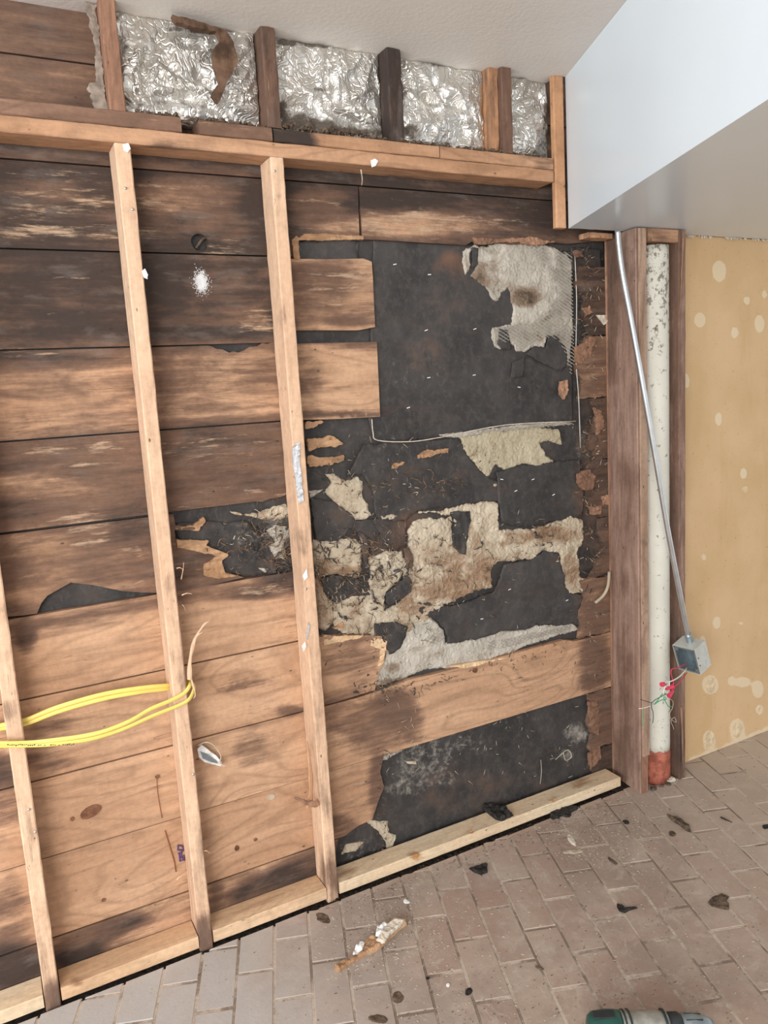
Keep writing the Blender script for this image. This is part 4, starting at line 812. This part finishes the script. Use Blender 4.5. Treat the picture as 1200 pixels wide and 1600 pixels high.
# ------------------------------------------------------------------ corner chase: posts, pipe, header
o = beam('post', (2.085, .0045, -.002), (2.085, .0045, 2.064), .038, .168, M_boardred, None, .03, .0014, .003, (.13, 1, 0), {'D': ([('p', [(945, 370), (968, 370), (966, 520), (955, 600), (945, 600)], .8, 6), ('e', 990, 900, 8, 300, .12), ('e', 965, 860, 10, 200, .3), ('e', 975, 1170, 20, 50, .4), ('e', 975, 1060, 10, 60, .45), ('e', 975, 740, 20, 25, .5), ('e', 1000, 980, 6, 160, .05)], .18), 'P': ([('e', 1000, 900, 10, 300, .35)], .1)}, 4)
post = tag(o, 'wide mauve-brown corner post left of the white pipe', 'post')
beam('edge_strip', (2.074, .084, .01), (2.074, .084, 2.06), .006, .008, M_rawred, post, .05, .0003, .001)
M_wedge = wood('weathered edge wood', 'z', (.52, .36, .26), (.40, .26, .18), dirt=.45)
beam('front_edge', (2.0785, -.083, .15), (2.0785, -.083, 2.062), .035, .006, M_wedge, post, .02, .0012, .001, (0, 1, 0), {'D': ([], .15)})
slab('split_face', [(2.058, .0), (2.083, .0), (2.084, .15), (2.081, .162), (2.058, .152)], -.0835, .003, M_studold, post, .012, .002, 3)
o = beam('post', (2.272, .0, -.002), (2.272, .0, 2.064), .036, .170, M_boardred, None, .03, .0014, .003, (0, 1, 0), {'D': ([('p', [(1045, 360), (1060, 360), (1062, 1230), (1048, 1230)], .75, 4), ('e', 1058, 1180, 12, 60, .75)], .28), 'P': ([], .2)}, 6)
post2 = tag(o, 'narrow grey-brown weathered post between the white pipe and tan wall panel', 'post')
stick('splinter', [(2.262, -.088, .30), (2.265, -.091, .2), (2.268, -.09, .1), (2.27, -.09, .05)], .006, M_rawred, post2)
stick('splinter', [W(1068, 372, -.09), W(1066, 410, -.09), W(1064, 460, -.088), W(1062, 490, -.086)], .005, M_rawred, post2)
o = beam('header_block', (2.108, -.045, 2.043), (2.253, -.045, 2.043), .044, .075, M_plate, None, .02, .002, .002, (0, 1, 0), {'D': ([], .3)}, 3); tag(o, 'short wood block bridging the two posts under the soffit', 'block')
o = beam('header_block', (1.94, .05, 2.057), (2.05, .05, 2.057), .018, .05, M_cedar, None, .02, .002, .002, (0, 1, 0), {'D': ([], .2)}, 5); tag(o, 'thin wood cleat under the soffit left of the corner post', 'block')
pz = empty('drain_pipe', (2.190, -.018, 0)); tag(pz, 'white painted vertical drain pipe with rust red foot', 'pipe')
o = tube('pipe_shaft', [(2.190, -.018, z) for z in np.linspace(.125, 2.015, 60)], .060, M_pipe, pz, 40, 1)
set_attr(o.data, 'D', ev([('e', 1026, 520, 6, 14, .6), ('e', 1022, 440, 20, 20, .3), ('e', 1020, 540, 3, 12, .6), ('e', 1035, 525, 6, 6, .45)], proj(np.array([v.co[:] for v in o.data.vertices])), .12))
o = tube('pipe_foot', [(2.190, -.018, z) for z in (-.002, .04, .08, .11, .128)], .0612, M_primer, pz, 40, 1)
for v in o.data.vertices:
    if v.co.z > .1: v.co.z += .022 * n3(v.co.x * 40, v.co.y * 40, 3)
# rag of debris in the foot of the chase
rs = random.Random(8)
for k, (x, y, s) in enumerate([(2.215, -.075, .014), (2.12, -.08, .01), (2.19, -.086, .008), (2.16, -.084, .006)]): chunk('stone', (x, y, -.001), (s * 1.5, s, s * .6), M_barkm if k else M_chip, floor, k, k * 1.0, .4, 0, 2)
# ------------------------------------------------------------------ right wall panel
YO = [('e', x, y, rx, ry, v) for x, y, rx, ry, v in [(1124, 424, 11, 17, 1), (1094, 500, 9, 12, 1), (1167, 470, 5, 7, 1), (1187, 506, 8, 14, 1), (1148, 520, 6, 9, 1), (1072, 595, 6, 12, .9), (1123, 655, 6, 11, .9), (1162, 740, 6, 10, .8), (1120, 973, 7, 10, .9), (1110, 1070, 13, 15, 1), (1143, 1064, 6, 8, .9), (1160, 1066, 16, 10, .7), (1184, 1077, 9, 14, 1), (1187, 1109, 7, 8, .9), (1152, 1140, 12, 18, .9), (1108, 1157, 11, 17, .8), (1158, 975, 4, 4, .8), (1195, 460, 4, 8, .8), (1100, 870, 6, 8, .6), (1165, 765, 10, 8, .5), (1098, 1000, 5, 8, .8)]] + \
     [('p', [(1072, 1180), (1120, 1165), (1200, 1128), (1260, 1110), (1260, 1140), (1072, 1200)], .62, 8)]
quad_slab('outer_backing', -.95, 5.3, .122, .14, -.1, 2.62, M_felt, wall); quad_slab('cavity_floor', 2.0, 2.32, -.09, .1, -.03, -.004, M_soil, floor)
wr_ = empty('wall_right', (2.9, 0, 0)); tag(wr_, kind='structure')
slab('wall_panel', rect(2.293, 3.55, 2.0665, -.03), -.001, .015, M_yel, wr_, .014, 0, 3, None, (), {'P': (YO, 0.0)})
quad_slab('wall_panel', 3.553, 5.3, -.001, .014, -.03, 2.0665, M_yel, wr_)
for k, (px, py, r) in enumerate([(1110, 1070, .028), (1152, 1140, .03), (1108, 1157, .032), (1187, 1109, .018)]):       # lumps of old glue
    c = W(px, py, 0); pts = [(c[0] + r * math.cos(a) * (1 + .1 * math.sin(5 * a + k)), c[2] + 1.25 * r * math.sin(a)) for a in np.linspace(0, 6.283, 16, endpoint=False)]
    slab('glue_spot', pts, -.0028, .003, flat('old glue', (.70, .56, .37), .85, 0, .2, 45, .2, .8, .004) if k == 0 else bpy.data.materials['old glue'], wr_, .008, .003, k, lambda x, z: .0015 * n3(x * 120, z * 120, 1))
# torn paint flakes hanging at the soffit edge
scrap('paint_flake', [(1066, 357), (1072, 353), (1076, 356), (1079, 362), (1074, 363), (1073, 369), (1070, 363)], -.03, M_chip, None or wr_, seed=7)
bm = bmesh.new()
for k in range(70):
    x = rs.uniform(2.3, 3.2); L = rs.uniform(.004, .014); a = rs.uniform(-.6, .6); p = Vector((x, -.012, 2.0665)); wd = rs.uniform(.003, .009)
    v = [bm.verts.new(q) for q in (p + Vector((-wd, .002, 0)), p + Vector((wd, .002, 0)), p + Vector((a * L, -.002, -L)), p + Vector((0, -.004, -L * .4)))]; bm.faces.new((v[0], v[1], v[3])); bm.faces.new((v[1], v[2], v[3])); bm.faces.new((v[2], v[0], v[3]))
o = from_bm('torn_edge_flakes', bm, M_chip, wr_); o['kind'] = 'stuff'
# ------------------------------------------------------------------ conduit with its junction box
jb = empty('junction_box', tuple(W(1080, 1010, -.15))); tag(jb, 'open steel electrical box hanging on a slanting metal conduit, loose red, white and green wires', 'electrical box')
ct = W(1077, 1002, -.155)
tube('conduit', [W(965, 360, -.125), W(967, 385, -.126), W(973, 430, -.13), W(986, 500, -.135), W(1004, 600, -.14), W(1025, 720, -.145), W(1042, 820, -.148), W(1059, 910, -.152), ct], .0092, M_steel, jb, 14, 6)
tube('conduit_connector', [W(1074.5, 990, -.154), W(1077, 999, -.155), W(1079, 1007, -.156)], .0125, M_boxin, jb, 14, 2)
# box built in its own axes: u across the pale side, n out of the open mouth, d down along the conduit
dn = Vector(W(1090, 1050, -.16) - W(1078, 1003, -.16)).normalized()
yaw = math.radians(-84)      # direction the open mouth faces (towards the left and the room)
nn = Vector((math.sin(yaw), -math.cos(yaw), 0)); nn = (nn - dn * nn.dot(dn)).normalized(); uu = nn.cross(dn).normalized()
S, DP, T = .106, .068, .0022; SU = .092
top = Vector(ct) + Vector((0, 0, -.004))
cen = top + dn * (S / 2) + nn * .004
R = Matrix((uu, nn, dn)).transposed().to_4x4()
bm = bmesh.new()
def lb(c, s, bev=.0): box_bm(bm, cen + R.to_3x3() @ Vector(c), s, R, bev)
lb((0, -DP / 2, 0), (SU, T, S)); lb((SU / 2, 0, 0), (T, DP, S)); lb((-SU / 2, 0, 0), (T, DP, S)); lb((0, 0, -S / 2), (SU, DP, T)); lb((0, 0, S / 2), (SU, DP, T))
shell = from_bm('box_shell', bm, M_boxout, jb)
bm = bmesh.new()
for sx_ in (-1, 1):
    lb((sx_ * (SU / 2 - .004), DP / 2 - .001, 0), (.008, .0015, S)); lb((0, DP / 2 - .001, sx_ * (S / 2 - .004)), (SU, .0015, .008))
lb((-SU / 2 + .012, DP / 2 - .002, -S / 2 + .012), (.016, .0015, .016)); lb((SU / 2 - .012, DP / 2 - .002, S / 2 - .012), (.016, .0015, .016))
lb((0, -DP / 2 + .003, 0), (SU - .005, .002, S - .005)); lb((-SU / 2 + .0025, 0, 0), (.002, DP - .006, S - .005)); lb((SU / 2 - .0025, 0, 0), (.002, DP - .006, S - .005)); lb((0, 0, S / 2 - .0025), (SU - .005, DP - .006, .002)); from_bm('box_rim', bm, M_boxin, jb)
def disc(name, c, axis, r, mat):
    p = cen + R.to_3x3() @ Vector(c); a = (R.to_3x3() @ Vector(axis)).normalized(); tube(name, [p - a * .0006, p + a * .0004], r, mat, shell, 20, 1, smooth=False)
for cz in (-.028, .024): disc('knockout', (SU / 2 + .0008, -.006, cz), (1, 0, 0), .0115, M_boxout)
disc('knockout', (.02, -DP / 2 + .0045, .0), (0, 1, 0), .0125, M_dark); disc('screw', (SU / 2 + .0012, .026, -.014), (1, 0, 0), .003, M_dark); disc('screw', (SU / 2 + .0012, .026, .018), (1, 0, 0), .003, M_dark)
YW = -.19
def wire(pts, r, mat, name='wire', y=YW): tube(name, [W(1000 + a / 8.89, 960 + b / 8.89, y + (c if c else 0)) for a, b, c in pts], r, mat, jb, 6, 5)
wire([(660, 690, .03), (600, 700, .01), (520, 745, 0), (450, 755, 0), (430, 800, 0), (445, 880, 0), (465, 960, 0), (440, 990, 0)], .0019, M_red)
wire([(650, 740, .03), (620, 790, .01), (540, 870, 0), (440, 925, 0), (380, 940, 0), (345, 960, -.005), (350, 1000, 0), (330, 1050, 0), (320, 1110, 0)], .0023, M_wwire)
wire([(410, 940, 0), (405, 980, 0), (418, 1035, 0)], .0022, M_wwire)
wire([(650, 810, .03), (600, 880, .01), (540, 950, 0), (480, 1010, 0), (450, 1050, 0)], .0019, M_red)
wire([(370, 1105, 0), (300, 1140, 0), (220, 1180, 0), (160, 1225, 0), (100, 1210, .01), (0, 1180, .03)], .0013, M_dark)
wire([(320, 1100, 0), (290, 1130, 0), (240, 1200, 0), (200, 1250, 0), (240, 1220, 0), (300, 1190, 0), (360, 1180, 0), (350, 1150, 0), (330, 1160, 0), (370, 1240, 0), (400, 1280, 0), (440, 1280, 0)], .0018, M_green)
wire([(290, 1130, 0), (330, 1100, 0), (370, 1105, 0)], .0018, M_green); wire([(160, 1225, 0), (160, 1290, 0), (180, 1350, 0), (185, 1430, 0), (175, 1510, 0)], .0013, M_dark)
wire([(45, 1300, 0), (42, 1420, 0), (40, 1550, 0)], .0012, M_green); wire([(150, 1270, 0), (60, 1300, .01), (-20, 1310, .02)], .0013, M_wwire)
wire([(420, 1170, .06), (460, 1220, .06), (450, 1300, .06), (415, 1370, .06), (430, 1450, .06), (500, 1500, .06), (480, 1430, .06), (430, 1480, .06), (460, 1560, .06), (470, 1600, .06)], .0011, M_fibre)
def nut(a, b, c, d): 
    p0 = W(1000 + a / 8.89, 960 + b / 8.89, YW); p1 = W(1000 + c / 8.89, 960 + d / 8.89, YW - .004); tube('wire_nut', [p0, p0 + (p1 - p0) * .5, p1], .0062, M_red, jb, 8, 3, 1.0, lambda t: .75 + .75 * t, False)
nut(360, 1040, 460, 1000); nut(460, 1060, 400, 1140); nut(360, 960, 300, 975)
# ------------------------------------------------------------------ yellow cables looped round the stud
cabA = tube('cable', [W(-60, 1152, .055), W(0, 1139, .05), W(40, 1131, .045), W(90, 1112, .035), W(160, 1092, .025), W(220, 1081, .03), W(262, 1076, .05), (.405, .092 - .004, W(280, 1072, .09)[2]), W(300, 1069, .05), W(303, 1076, .005), W(296, 1092, -.018), W(280, 1102, -.022), W(240, 1118, -.030), W(190, 1140, -.040), W(140, 1155, -.045), W(80, 1163, -.035), W(30, 1165, -.02), W(-60, 1167, -.02)], .0062, M_yellow, None, 12, 10, .55)
tag(cabA, 'yellow electrical cable looped round the stud, lower strand of the pair', 'cable', 'looped yellow cables')
cabB = tube('cable', [W(-60, 1146, .05), W(0, 1134, .045), W(40, 1125, .038), W(90, 1105, .028), W(160, 1085, .018), W(220, 1075, .022), W(262, 1071, .042), (.405, .0885 - .004, W(280, 1066, .09)[2]), W(296, 1064, .04), W(297, 1070, .000), W(288, 1083, -.012), W(268, 1094, -.022), W(235, 1108, -.033), W(200, 1128, -.045), W(150, 1146, -.052), W(80, 1157, -.04), W(30, 1161, -.024), W(-60, 1161, -.024)], .0062, M_yellow, None, 12, 10, .55)
tag(cabB, 'yellow electrical cable looped round the stud, upper strand of the pair', 'cable', 'looped yellow cables')
bm = bmesh.new(); rs = random.Random(2)
for px in np.arange(6, 118, 3.2):
    if rs.random() < .8:
        p = W(px, 1164 - .010 * max(0, px - 60) + rs.uniform(-.8, .8), -.05 if px > 60 else -.036 - .014 * px / 60); box_bm(bm, p, (.0035, .0006, rs.uniform(.0012, .003)))
from_bm('jacket_print', bm, M_dark, cabA)
# torn grey plastic tag beside the stud
tg = empty('torn_tag', tuple(W(330, 1180, .07))); tag(tg, 'torn grey plastic tag with a wire loop hanging beside the cable stud', 'tag')
slab('tag_sheet', pix([(308, 1170), (314, 1163), (325, 1171), (338, 1180), (346, 1190), (345, 1197), (332, 1194), (318, 1189), (310, 1182)], Y=.07), .066, .004, M_white, tg, .006, .001, 3, lambda x, z: .006 * n3(x * 40, z * 50, 2))
slab('tag_label', pix([(312, 1173), (322, 1177), (336, 1187), (340, 1192), (330, 1190), (316, 1184)], Y=.066), .0605, .002, M_boxin, tg, .006, .0006, 3)
tube('tag_loop', [W(309, 1165, .066), W(320, 1160, .05), W(330, 1162, .05), (*W(340, 1172, .052),), W(345, 1182, .055), W(344, 1192, .06), W(352, 1198, .06)], .0016, M_chip, tg, 6, 5)
# ------------------------------------------------------------------ debris on the floor
def fl(px, py, z=0): return F(px, py, z)
def floor_slab(name, pts, h, mat, parent=None, z=0.0, rough=.002, seed=0, amp=.002, cell=.005, attrs=None):
    poly = [tuple(F(a, b, z)[:2]) for a, b in pts]
    o = slab(name, poly, -(z + h), h, mat, None, cell, rough, seed, lambda x, y: amp * (n3(x * 60, y * 60, seed) + .6 * abs(n3(x * 160, y * 160, seed))), (), attrs, edge_back=h * .4)
    V = np.empty(len(o.data.vertices) * 3); o.data.vertices.foreach_get('co', V); V = V.reshape(-1, 3); V = np.stack([V[:, 0], V[:, 2], -V[:, 1]], 1)
    o.data.vertices.foreach_set('co', V.ravel()); o.data.update()
    if parent: o.parent = parent; o.matrix_parent_inverse = Matrix.Translation(-Vector(parent.location))
    return o
def tagw(o, label): return tag(o, label, 'wood scrap')
tagw(floor_slab('charred_chunk', [(752, 1262), (758, 1260), (775, 1261), (792, 1264), (797, 1270), (803, 1276), (792, 1279), (785, 1283), (776, 1281), (764, 1273)], .016, M_char, None, .040, .003, 1, .010), 'black charred wood chunk lying across the new sole plate')
tagw(floor_slab('charred_chunk', [(858, 1270), (868, 1262), (880, 1264), (895, 1259), (903, 1263), (892, 1270), (890, 1278), (878, 1276), (864, 1281)], .009, M_char, None, 0, .006, 2, .006), 'black crumbled char on the bricks in front of the sole plate')
tagw(floor_slab('charred_chunk', [(733, 1358), (745, 1355), (753, 1351), (761, 1351), (762, 1364), (752, 1368), (742, 1364)], .008, M_char, None, 0, .002, 3, .006), 'small black wedge of char alone on the bricks left of centre')
tagw(floor_slab('charred_chunk', [(1106, 1411), (1115, 1402), (1128, 1398), (1139, 1402), (1136, 1409), (1140, 1413), (1139, 1423), (1127, 1421), (1112, 1417)], .006, M_barkm, None, 0, .002, 4, .004), 'dark flat triangular scrap on the bricks at right')
tagw(floor_slab('charred_chunk', [(964, 1414), (972, 1414), (976, 1420), (990, 1417), (997, 1420), (985, 1423), (976, 1427), (967, 1424)], .006, M_char, None, 0, .003, 5, .004), 'small dark lump in a brick joint above the drill')
p0 = fl(1044, 1274, .004); p1 = fl(1060, 1283, .012); p2 = fl(1080, 1301, .004)
tagw(floor_slab('bark_curl', [(1042, 1273), (1050, 1276), (1060, 1279), (1068, 1285), (1076, 1291), (1081, 1302), (1070, 1298), (1062, 1290), (1050, 1283)], .010, M_barkm, None, 0, .002, 6, .008), 'curled strip of brown bark on the bricks right of the pipe')
p0 = fl(1126, 1277, .003); p1 = fl(1144, 1285, .003); tagw(tube('wood_splinter', [p0, (p0 + p1) / 2, p1], .004, M_char, None, 6, 4, .5, lambda t: 1 - .7 * t, False), 'thin dark sliver on the pale bricks near the tan wall')
sp = empty('splintered_lath', tuple(fl(580, 1478))); tagw(sp, 'splintered yellowish wood strip with torn white paper on the bricks')
floor_slab('strip', [(523, 1516), (530, 1509), (548, 1500), (560, 1492), (570, 1478), (578, 1468), (590, 1464), (596, 1466), (604, 1450), (616, 1437), (628, 1439), (635, 1439), (636, 1446), (622, 1456), (604, 1474), (590, 1486), (572, 1494), (552, 1506), (530, 1520)], .014, M_raw, sp, 0, .002, 7, .007, .004, {'P': ([], .5)})
floor_slab('strip_edge', [(588, 1470), (602, 1452), (616, 1437), (632, 1438), (628, 1446), (610, 1460), (598, 1474)], .010, M_chip, sp, .014, .003, 8, .006, .004)
for k, (pts, z) in enumerate([([(552, 1492), (556, 1478), (562, 1471), (570, 1474), (566, 1484), (557, 1490)], .016), ([(587, 1463), (589, 1447), (600, 1442), (607, 1446), (598, 1455), (594, 1463)], .018)]): floor_slab('paper_flake', pts, .006, M_white, sp, z, .002, 9 + k, .010, .004)
def flake(cx, cy, rx, ry, mat, label, seed, rot=0, h=.004):
    pts = [(cx + rx * math.cos(a) * math.cos(rot) - ry * math.sin(a) * math.sin(rot), cy + rx * math.cos(a) * math.sin(rot) + ry * math.sin(a) * math.cos(rot)) for a in np.linspace(0, 6.283, 9, endpoint=False)]
    tagw(floor_slab('wood_chip', pts, h, mat, None, 0, .0035, seed, h * .8, .005), label)
flake(893, 1313, 4, 11, M_chip, 'pale pointed wood chip on dusty bricks below the sole plate end', 1, -.6)
flake(895, 1331, 16, 3, M_fibre, 'long dull chip lying crosswise on the dusty bricks', 2, -.05)
flake(636, 1409, 5, 3, M_white, 'small bright white paper flake above the splintered strip', 3, .3)
flake(700, 1540, 3, 2.4, M_white, 'tiny white crumb on the bricks right of the splintered strip', 4)
flake(505, 1435, 13, 7, M_barkm, 'flat brown leaf-like scrap on grey bricks by the sole plate', 5, .5, .002)
flake(622, 1559, 9, 9, M_barkm, 'brown soil clump on the bricks below the splintered strip', 6, .3, .003)
flake(590, 1593, 16, 7, M_barkm, 'rust-brown dirt patch at the bottom edge of the bricks', 7, .1, .003)
flake(732, 1550, 7, 4, M_char, 'small black crumb at a brick corner', 8, -.7)
flake(1050, 1303, 6, 4, M_barkm, 'small olive-brown scrap just below the bark curl', 9, .1)
flake(978, 1285, 6, 3, M_char, 'small dark scrap on bricks between the post and bark curl', 10, .3)
flake(957, 1346, 10, 3, M_barkm, 'thin brown sliver on the bricks in mid floor', 11, .7)
flake(1197, 1292, 6, 4, M_char, 'black crumb at the right edge of the photo on bricks', 12, 0)
flake(669, 1529, 4, 2, M_char, 'tiny dark crumb on the bricks right of the soil clump', 13)
flake(843, 1513, 7, 2, M_barkm, 'thin dark sliver across a brick joint below the dusty area', 14, .3)
# fine crumbs: sawdust, grit
bm = bmesh.new(); rs = random.Random(21)
for k in range(2400):
    m_ = rs.random()
    if m_ < .34: px, py = rs.uniform(520, 1200), rs.uniform(1180, 1600)
    elif m_ < .62: px = rs.uniform(540, 970); py = 1398 - (px - 535) * .385 + abs(rs.gauss(0, 14)) + 4
    elif m_ < .8: px, py = rs.gauss(930, 60), rs.gauss(1310, 26)
    elif m_ < .9: px, py = rs.gauss(600, 60), rs.gauss(1440, 60)
    else: px, py = rs.uniform(0, 1200), rs.uniform(1350, 1600)
    p = F(px, py); 
    if p[1] > -.004 or (p[1] > -.1 and p[0] > 2.03) or not np.isfinite(p).all(): continue
    s = rs.uniform(.0007, .0019); el = rs.choice([1, 1.4, 3.5]); b = rs.uniform(0, 6.3); z = .0004 if p[1] < -.04 else -.010
    v = [bm.verts.new((p[0] + s * el * math.cos(b + t), p[1] + s * math.sin(b + t) * (1 if el < 2 else .7), z)) for t in (0, 2.1, 4.2)]; v.append(bm.verts.new((p[0], p[1], z + s * 1.1)))
    for a, c2, d in ((0, 1, 3), (1, 2, 3), (2, 0, 3)): bm.faces.new((v[a], v[c2], v[d]))
tag(from_bm('floor_grit', bm, M_barkm), 'dark grit and splinter crumbs scattered over the brick floor', 'debris', kind='stuff')
bm = bmesh.new()
for k in range(1500):
    px, py = rs.choice([(rs.gauss(930, 70), rs.gauss(1300, 34)), (rs.uniform(540, 1200), rs.uniform(1220, 1600)), (rs.gauss(610, 60), rs.gauss(1460, 50))])
    p = F(px, py)
    if p[1] > -.05 or (p[1] > -.1 and p[0] > 2.03): continue
    s = rs.uniform(.0007, .0018); L = rs.uniform(.002, .012); b = rs.uniform(0, 6.3); d = Vector((math.cos(b), math.sin(b), 0)); n = Vector((-d.y, d.x, 0)); P = Vector((p[0], p[1], .0006))
    v = [bm.verts.new(q) for q in (P - n * s, P + n * s, P + d * L, P + d * L * .4 + Vector((0, 0, s * 1.4)))]
    for a, c2, e in ((0, 1, 3), (1, 2, 3), (2, 0, 3)): bm.faces.new((v[a], v[c2], v[e]))
tag(from_bm('sawdust_fibres', bm, M_fibre), 'pale sawdust and wood fibres strewn over the bricks', 'debris', kind='stuff')
# soil clods in the trench at the foot of the plate
bm = bmesh.new()
for k in range(700):
    x = rs.uniform(.0, 2.0); y = rs.uniform(-.024, -.002); s = rs.uniform(.002, .006); r = bmesh.ops.create_icosphere(bm, subdivisions=1, radius=s); bmesh.ops.transform(bm, matrix=Matrix.Translation((x, y, -.012 + s * .5)) @ Matrix.Rotation(rs.uniform(0, 3), 4, 'X'), verts=r['verts'])
tag(from_bm('soil_clods', bm, M_soil), 'dark soil crumbs in the gap at the foot of the sole plate', 'soil', kind='stuff')
# ------------------------------------------------------------------ cordless drill lying at the bottom edge
q0 = np.array(F(918, 1612, .045)); q1 = np.array(F(1116, 1604, .045)); q1[2] = q0[2]; ax = Vector(q1 - q0); Ld = ax.length; ax.normalize(); side = Vector((0, 0, 1)).cross(ax).normalized()
dr = empty('cordless_drill', tuple(q0)); tag(dr, 'dark green and grey cordless drill lying on the bricks, cut off by the bottom edge', 'drill')
def dp(t, s=0.0, z=0.0): return np.array(Vector(q0) + ax * (t * Ld) + side * s + Vector((0, 0, z)))
tube('rear_housing', [dp(t) for t in (0, .015, .05, .1, .16, .22, .27)], .043, M_drillg, dr, 20, 1, 1.0, lambda t: [.45, .78, .96, 1.0, 1.04, 1.02, .98][min(6, round(t * 6))])
tube('motor_housing', [dp(t) for t in (.27, .30, .36, .5, .6, .64)], .041, M_drills, dr, 20, 1, 1.0, lambda t: [.98, 1.04, .97, .95, .9, .8][min(5, round(t * 5))])
for t in (.285, .325, .60): tube('housing_band', [dp(t), dp(t + .016)], .0436 - (.002 if t > .5 else 0), M_drillb, dr, 20, 1)
tube('clutch_ring', [dp(t) for t in (.64, .66, .72, .74)], .034, M_drillb, dr, 20, 1, 1.0, lambda t: [.9, 1, 1, .9][round(t * 3)])
tube('chuck', [dp(t) for t in (.74, .76, .84, .9, .95, .99)], .031, M_boxin, dr, 16, 1, 1.0, lambda t: [.9, 1, 1, .92, .75, .5][round(t * 5)])
for k in range(10):
    a = k * .628; tube('chuck_rib', [dp(.77, .030 * math.cos(a), .030 * math.sin(a)), dp(.90, .028 * math.cos(a), .028 * math.sin(a))], .0022, M_drillb, dr, 5, 1)
bm = bmesh.new(); box_bm(bm, Vector(dp(.13, .0, .043)), (.05, .022, .006), Matrix((ax, side, Vector((0, 0, 1)))).transposed().to_4x4(), .002); from_bm('top_clip', bm, M_drillb, dr)
sg = -1 if side.y > 0 else 1
tube('handle', [dp(.24, sg * .03, -.004), dp(.21, sg * .07, -.008), dp(.18, sg * .12, -.010), dp(.17, sg * .15, -.010)], .021, M_drillg, dr, 14, 4, 1.25)
tube('grip_pad', [dp(.262, sg * .05, -.002), dp(.24, sg * .08, -.006), dp(.215, sg * .12, -.008)], .014, M_drillb, dr, 12, 4)
bm = bmesh.new(); box_bm(bm, Vector(dp(.20, sg * .185, -.008)), (.115, .055, .066), Matrix((ax, side, Vector((0, 0, 1)))).transposed().to_4x4(), .008); from_bm('battery', bm, M_drillb, dr)
